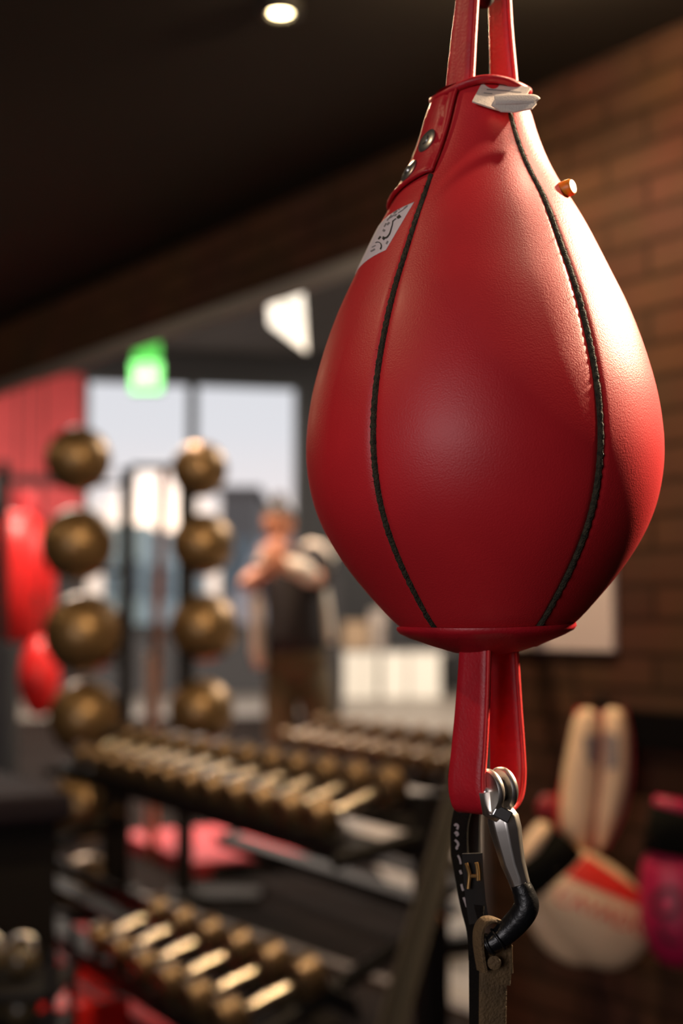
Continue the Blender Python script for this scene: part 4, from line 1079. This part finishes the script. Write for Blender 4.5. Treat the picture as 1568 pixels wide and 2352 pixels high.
# ------------------------------------------------------------------ person in the hall
def person():
    Y = 7.75; k = Y / F
    skin = mat('skin', (.62, .28, .17), .5); tee = mat('black_tee', (.012, .010, .012), .8); trou = mat('olive_trousers', (.085, .060, .028), .85)
    jac = mat('white_jacket', (.78, .70, .60), .8); hair = mat('dark_hair', (.03, .02, .015), .6); shoe = mat('dark_shoe', (.03, .03, .03), .5)
    t = thing('person', 'person in black t-shirt and open white jacket, hands raised near the face', 'person', (P(680, 1500, Y).x, Y, 0))
    def Q(x, y, dy=0):
        p = P(x, y, Y); p.y += dy; return p
    # one continuous skinned body
    vs, rad, ed = [], [], []
    def v(p, r): vs.append(p); rad.append(r); return len(vs) - 1
    def chain(start, items):
        last = start
        for p, r in items:
            i = v(p, r); ed.append((last, i)); last = i
        return last
    pel = v(Q(678, 1495), .135)
    spine = chain(pel, [(Q(676, 1440), .125), (Q(674, 1370), .135), (Q(670, 1310, -.02), .125)])
    neck = chain(spine, [(Q(660, 1276, -.03), .06), (Q(652, 1256, -.05), .056)])
    # right arm (left in view): elbow out, hand up to the chin
    rsh = chain(spine, [(Q(618, 1300, -.02), .062)]); rel = chain(rsh, [(Q(588, 1325, -.06), .050), (Q(566, 1345, -.14), .046)])
    rwr = chain(rel, [(Q(592, 1332, -.22), .038), (Q(618, 1312, -.28), .030)]); rh = chain(rwr, [(Q(628, 1296, -.29), .034)])
    lsh = chain(spine, [(Q(728, 1300, .02), .062)]); lel = chain(lsh, [(Q(738, 1328, -.04), .050), (Q(722, 1330, -.13), .044)])
    lwr = chain(lel, [(Q(692, 1312, -.22), .036), (Q(662, 1304, -.28), .030)]); lh = chain(lwr, [(Q(646, 1308, -.30), .034)])
    rank = chain(pel, [(Q(650, 1530), .095), (Q(646, 1700, -.02), .062), (Q(640, 1860), .045), (Q(640, 1885), .045)])
    chain(rank, [(Q(634, 1892, -.10), .036)])
    lank = chain(pel, [(Q(712, 1530), .095), (Q(738, 1700, .0), .062), (Q(752, 1860, .06), .045), (Q(752, 1885, .06), .045)])
    chain(lank, [(Q(758, 1892, -.04), .036)])
    me = bpy.data.meshes.new('body'); me.from_pydata(vs, ed, []); me.update()
    o = bpy.data.objects.new('body', me); COL.objects.link(o)
    sk = o.modifiers.new('skin', 'SKIN'); sk.use_smooth_shade = True
    for i, r in enumerate(rad): me.skin_vertices[0].data[i].radius = (r, r)
    me.skin_vertices[0].data[0].use_root = True
    s = o.modifiers.new('s', 'SUBSURF'); s.levels = 2; s.render_levels = 2; me.materials.append(skin); attach(o, t)
    # head with face
    hc = Q(641, 1205, -.07); fz = .118
    bm = bmesh.new(); bmesh.ops.create_uvsphere(bm, u_segments=32, v_segments=24, radius=1)
    yaw = R(-28)
    for q in bm.verts:
        x, y, z = q.co
        w = .078 * (1 - .18 * max(0, -z) ** 1.5); dpt = .098
        nx, ny, nz = x * w, y * dpt, z * fz
        if y < 0:
            ny -= .016 * math.exp(-((x / .16) ** 2 + ((z + .12) / .2) ** 2))     # nose
            ny -= .006 * math.exp(-((x / .3) ** 2 + ((z + .48) / .10) ** 2))     # lips
            ny -= .010 * math.exp(-((x / .35) ** 2 + ((z + .82) / .16) ** 2))    # chin
            for sx in (-1, 1): ny += .008 * math.exp(-(((x - sx * .36) / .16) ** 2 + ((z - .06) / .12) ** 2))  # eye sockets
        q.co = (nx, ny, nz)
    R3 = Matrix.Rotation(yaw, 4, 'Z') @ Matrix.Rotation(R(14), 4, 'X')
    T = Matrix.Translation(hc) @ R3
    bm.transform(T); hd = finish('head', bm, skin, t, ang=180)
    for sx in (-1, 1):
        bm = bmesh.new(); bmesh.ops.create_uvsphere(bm, u_segments=12, v_segments=8, radius=1)
        for q in bm.verts: q.co = V((q.co.x * .010 + sx * .079, q.co.y * .018 + .008, q.co.z * .030 - .005))
        bm.transform(T); finish('ear', bm, skin, hd, ang=180)
        bm = bmesh.new(); bmesh.ops.create_uvsphere(bm, u_segments=10, v_segments=8, radius=.010)
        bm.transform(T @ Matrix.Translation((sx * .028, -.083, .008))); finish('eye', bm, mat('eye', (.05, .035, .03), .3), hd, ang=180)
    bm = bmesh.new(); add_loft(bm, [V((-.022, -.094, -.055)), V((0, -.101, -.056)), V((.022, -.094, -.055))], [.003, .006, .003], [.004] * 3, V((0, 0, 1)), 8); bm.transform(T); finish('mouth', bm, mat('lips', (.45, .12, .10), .5), hd, ang=180)
    bm = bmesh.new(); bmesh.ops.create_uvsphere(bm, u_segments=28, v_segments=18, radius=1)
    bmesh.ops.delete(bm, geom=[q for q in bm.verts if q.co.z < .1 + (-.55 if q.co.y > .15 else .42 * max(0, -q.co.y))], context='VERTS')
    for q in bm.verts: q.co = V((q.co.x * .085, q.co.y * .104 + .006, q.co.z * .124 + .004))
    bun = bmesh.ops.create_uvsphere(bm, u_segments=14, v_segments=10, radius=.036)
    for q in bun['verts']: q.co = q.co + V((.005, .03, .135))
    bm.transform(T); finish('hair', bm, hair, t, ang=180)
    # hands: palm with four fingers and a thumb each
    def hand(c, fwd, side, nm):
        fwd = fwd.normalized(); side = (side - fwd * side.dot(fwd)).normalized(); nrm_ = fwd.cross(side)
        bm = bmesh.new(); add_loft(bm, [c - fwd * .045, c - fwd * .02, c + fwd * .02, c + fwd * .045], [.026, .036, .042, .038], [.018, .016, .015, .012], side, 12, power=3)
        for i, ln in enumerate((.062, .078, .084, .074)):
            b0 = c + fwd * .042 + side * ((i - 1.5) * .020); r0 = .0095
            p1 = b0 + fwd * ln * .45 + nrm_ * .006; p2 = p1 + fwd * ln * .30 + nrm_ * .018; p3 = p2 + fwd * ln * .12 + nrm_ * .022
            add_loft(bm, [b0 - fwd * .01, b0, p1, p2, p3], [r0, r0, r0 * .95, r0 * .85, r0 * .5], [r0, r0, r0 * .95, r0 * .85, r0 * .5], side, 8)
        b0 = c - fwd * .02 + side * .034; p1 = b0 + side * .022 + fwd * .028 + nrm_ * .008; p2 = p1 + fwd * .030 + side * .006 + nrm_ * .012
        add_loft(bm, [b0, p1, p2], [.013, .011, .007], [.013, .011, .007], nrm_, 8)
        finish(nm, bm, skin, t, ang=180)
    hand(Q(633, 1290, -.30), V((.15, -.2, 1)), V((1, -.2, 0)), 'hand')
    hand(Q(641, 1300, -.315), V((-.6, -.3, .7)), V((.6, 0, .7)), 'hand')
    # clothes
    def lf(nm, pts, m, par=t, n=24, power=2.3):
        path = [Q(x, y, dy) for x, y, dy, a, b in pts]
        bm = bmesh.new(); add_loft(bm, path, [b for *_, b in pts], [a for *_, a, b in pts], V((0, -1, 0)), n, power=power); return finish(nm, bm, m, par, ang=180)
    lf('t_shirt', [(664, 1272, -.02, .075, .07), (668, 1284, -.02, .12, .09), (671, 1300, -.01, .155, .12), (674, 1340, 0, .160, .145), (677, 1400, 0, .158, .150), (680, 1460, 0, .162, .15), (682, 1496, 0, .165, .15)], tee)
    sl = lf('sleeve', [(630, 1298, -.02, .06, .07), (612, 1305, -.03, .066, .07), (596, 1318, -.05, .062, .064)], tee)
    lf('sleeve', [(716, 1292, .0, .06, .07), (732, 1306, .0, .07, .07), (738, 1328, -.03, .066, .066), (728, 1332, -.09, .058, .06)], tee)
    lf('shoulder_yoke', [(700, 1272, .02, .05, .06), (718, 1278, .02, .07, .08), (733, 1296, .0, .07, .085), (738, 1316, -.02, .062, .07)], tee)
    bm = bmesh.new(); add_loft(bm, [Q(712, 1326, -.14), Q(700, 1314, -.20), Q(680, 1307, -.25), Q(662, 1303, -.285)], [.055, .055, .052, .045], [.052, .052, .05, .042], V((0, 0, 1)), 14); finish('white_sleeve', bm, jac, t, ang=180)
    lf('trouser_seat', [(682, 1476, 0, .158, .142), (683, 1510, 0, .172, .145), (684, 1548, 0, .165, .13), (684, 1570, 0, .10, .09)], trou)
    lf('trouser_leg', [(648, 1535, 0, .10, .105), (646, 1620, -.01, .094, .095), (645, 1700, -.02, .082, .085), (641, 1800, -.01, .072, .075), (640, 1872, 0, .068, .075)], trou)
    lf('trouser_leg', [(716, 1535, 0, .10, .105), (728, 1620, 0, .094, .095), (740, 1700, .0, .082, .085), (748, 1800, .03, .072, .075), (752, 1872, .06, .068, .075)], trou)
    for (x, y, dy, xx) in ((640, 1893, 0, 630), (752, 1893, .06, 762)):
        f0 = Q(x, 1893, dy); f0.z = .045; f1 = Q(xx, 1893, dy - .16); f1.z = .03; b0 = f0 + V((0, .06, 0))
        bm = bmesh.new(); add_loft(bm, [b0, f0, (f0 + f1) / 2, f1, f1 + V((0, -.03, -.005))], [.04, .045, .042, .03, .012], [.036, .04, .045, .045, .02], V((0, 0, 1)), 14, power=2.5); finish('shoe', bm, shoe, t, ang=180)
    # open white jacket: shoulders and the two hanging fronts
    jk = lf('jacket_shoulder', [(696, 1256, .08, .02, .04), (712, 1250, .10, .03, .06), (732, 1256, .11, .034, .06), (750, 1276, .11, .032, .06), (758, 1302, .11, .02, .05)], jac)
    lf('jacket_shoulder', [(640, 1262, -.02, .045, .05), (622, 1272, -.03, .045, .075), (606, 1290, -.03, .04, .07), (598, 1312, -.03, .03, .05)], jac)
    lf('jacket_front', [(588, 1345, -.02, .025, .04), (590, 1380, -.04, .034, .05), (591, 1440, -.05, .036, .06), (592, 1500, -.05, .038, .06), (600, 1532, -.05, .032, .05)], jac, n=16)
    lf('jacket_front', [(740, 1350, .02, .03, .05), (747, 1395, .02, .034, .055), (750, 1440, .02, .036, .06), (755, 1478, .02, .034, .05)], jac, n=16)
person()
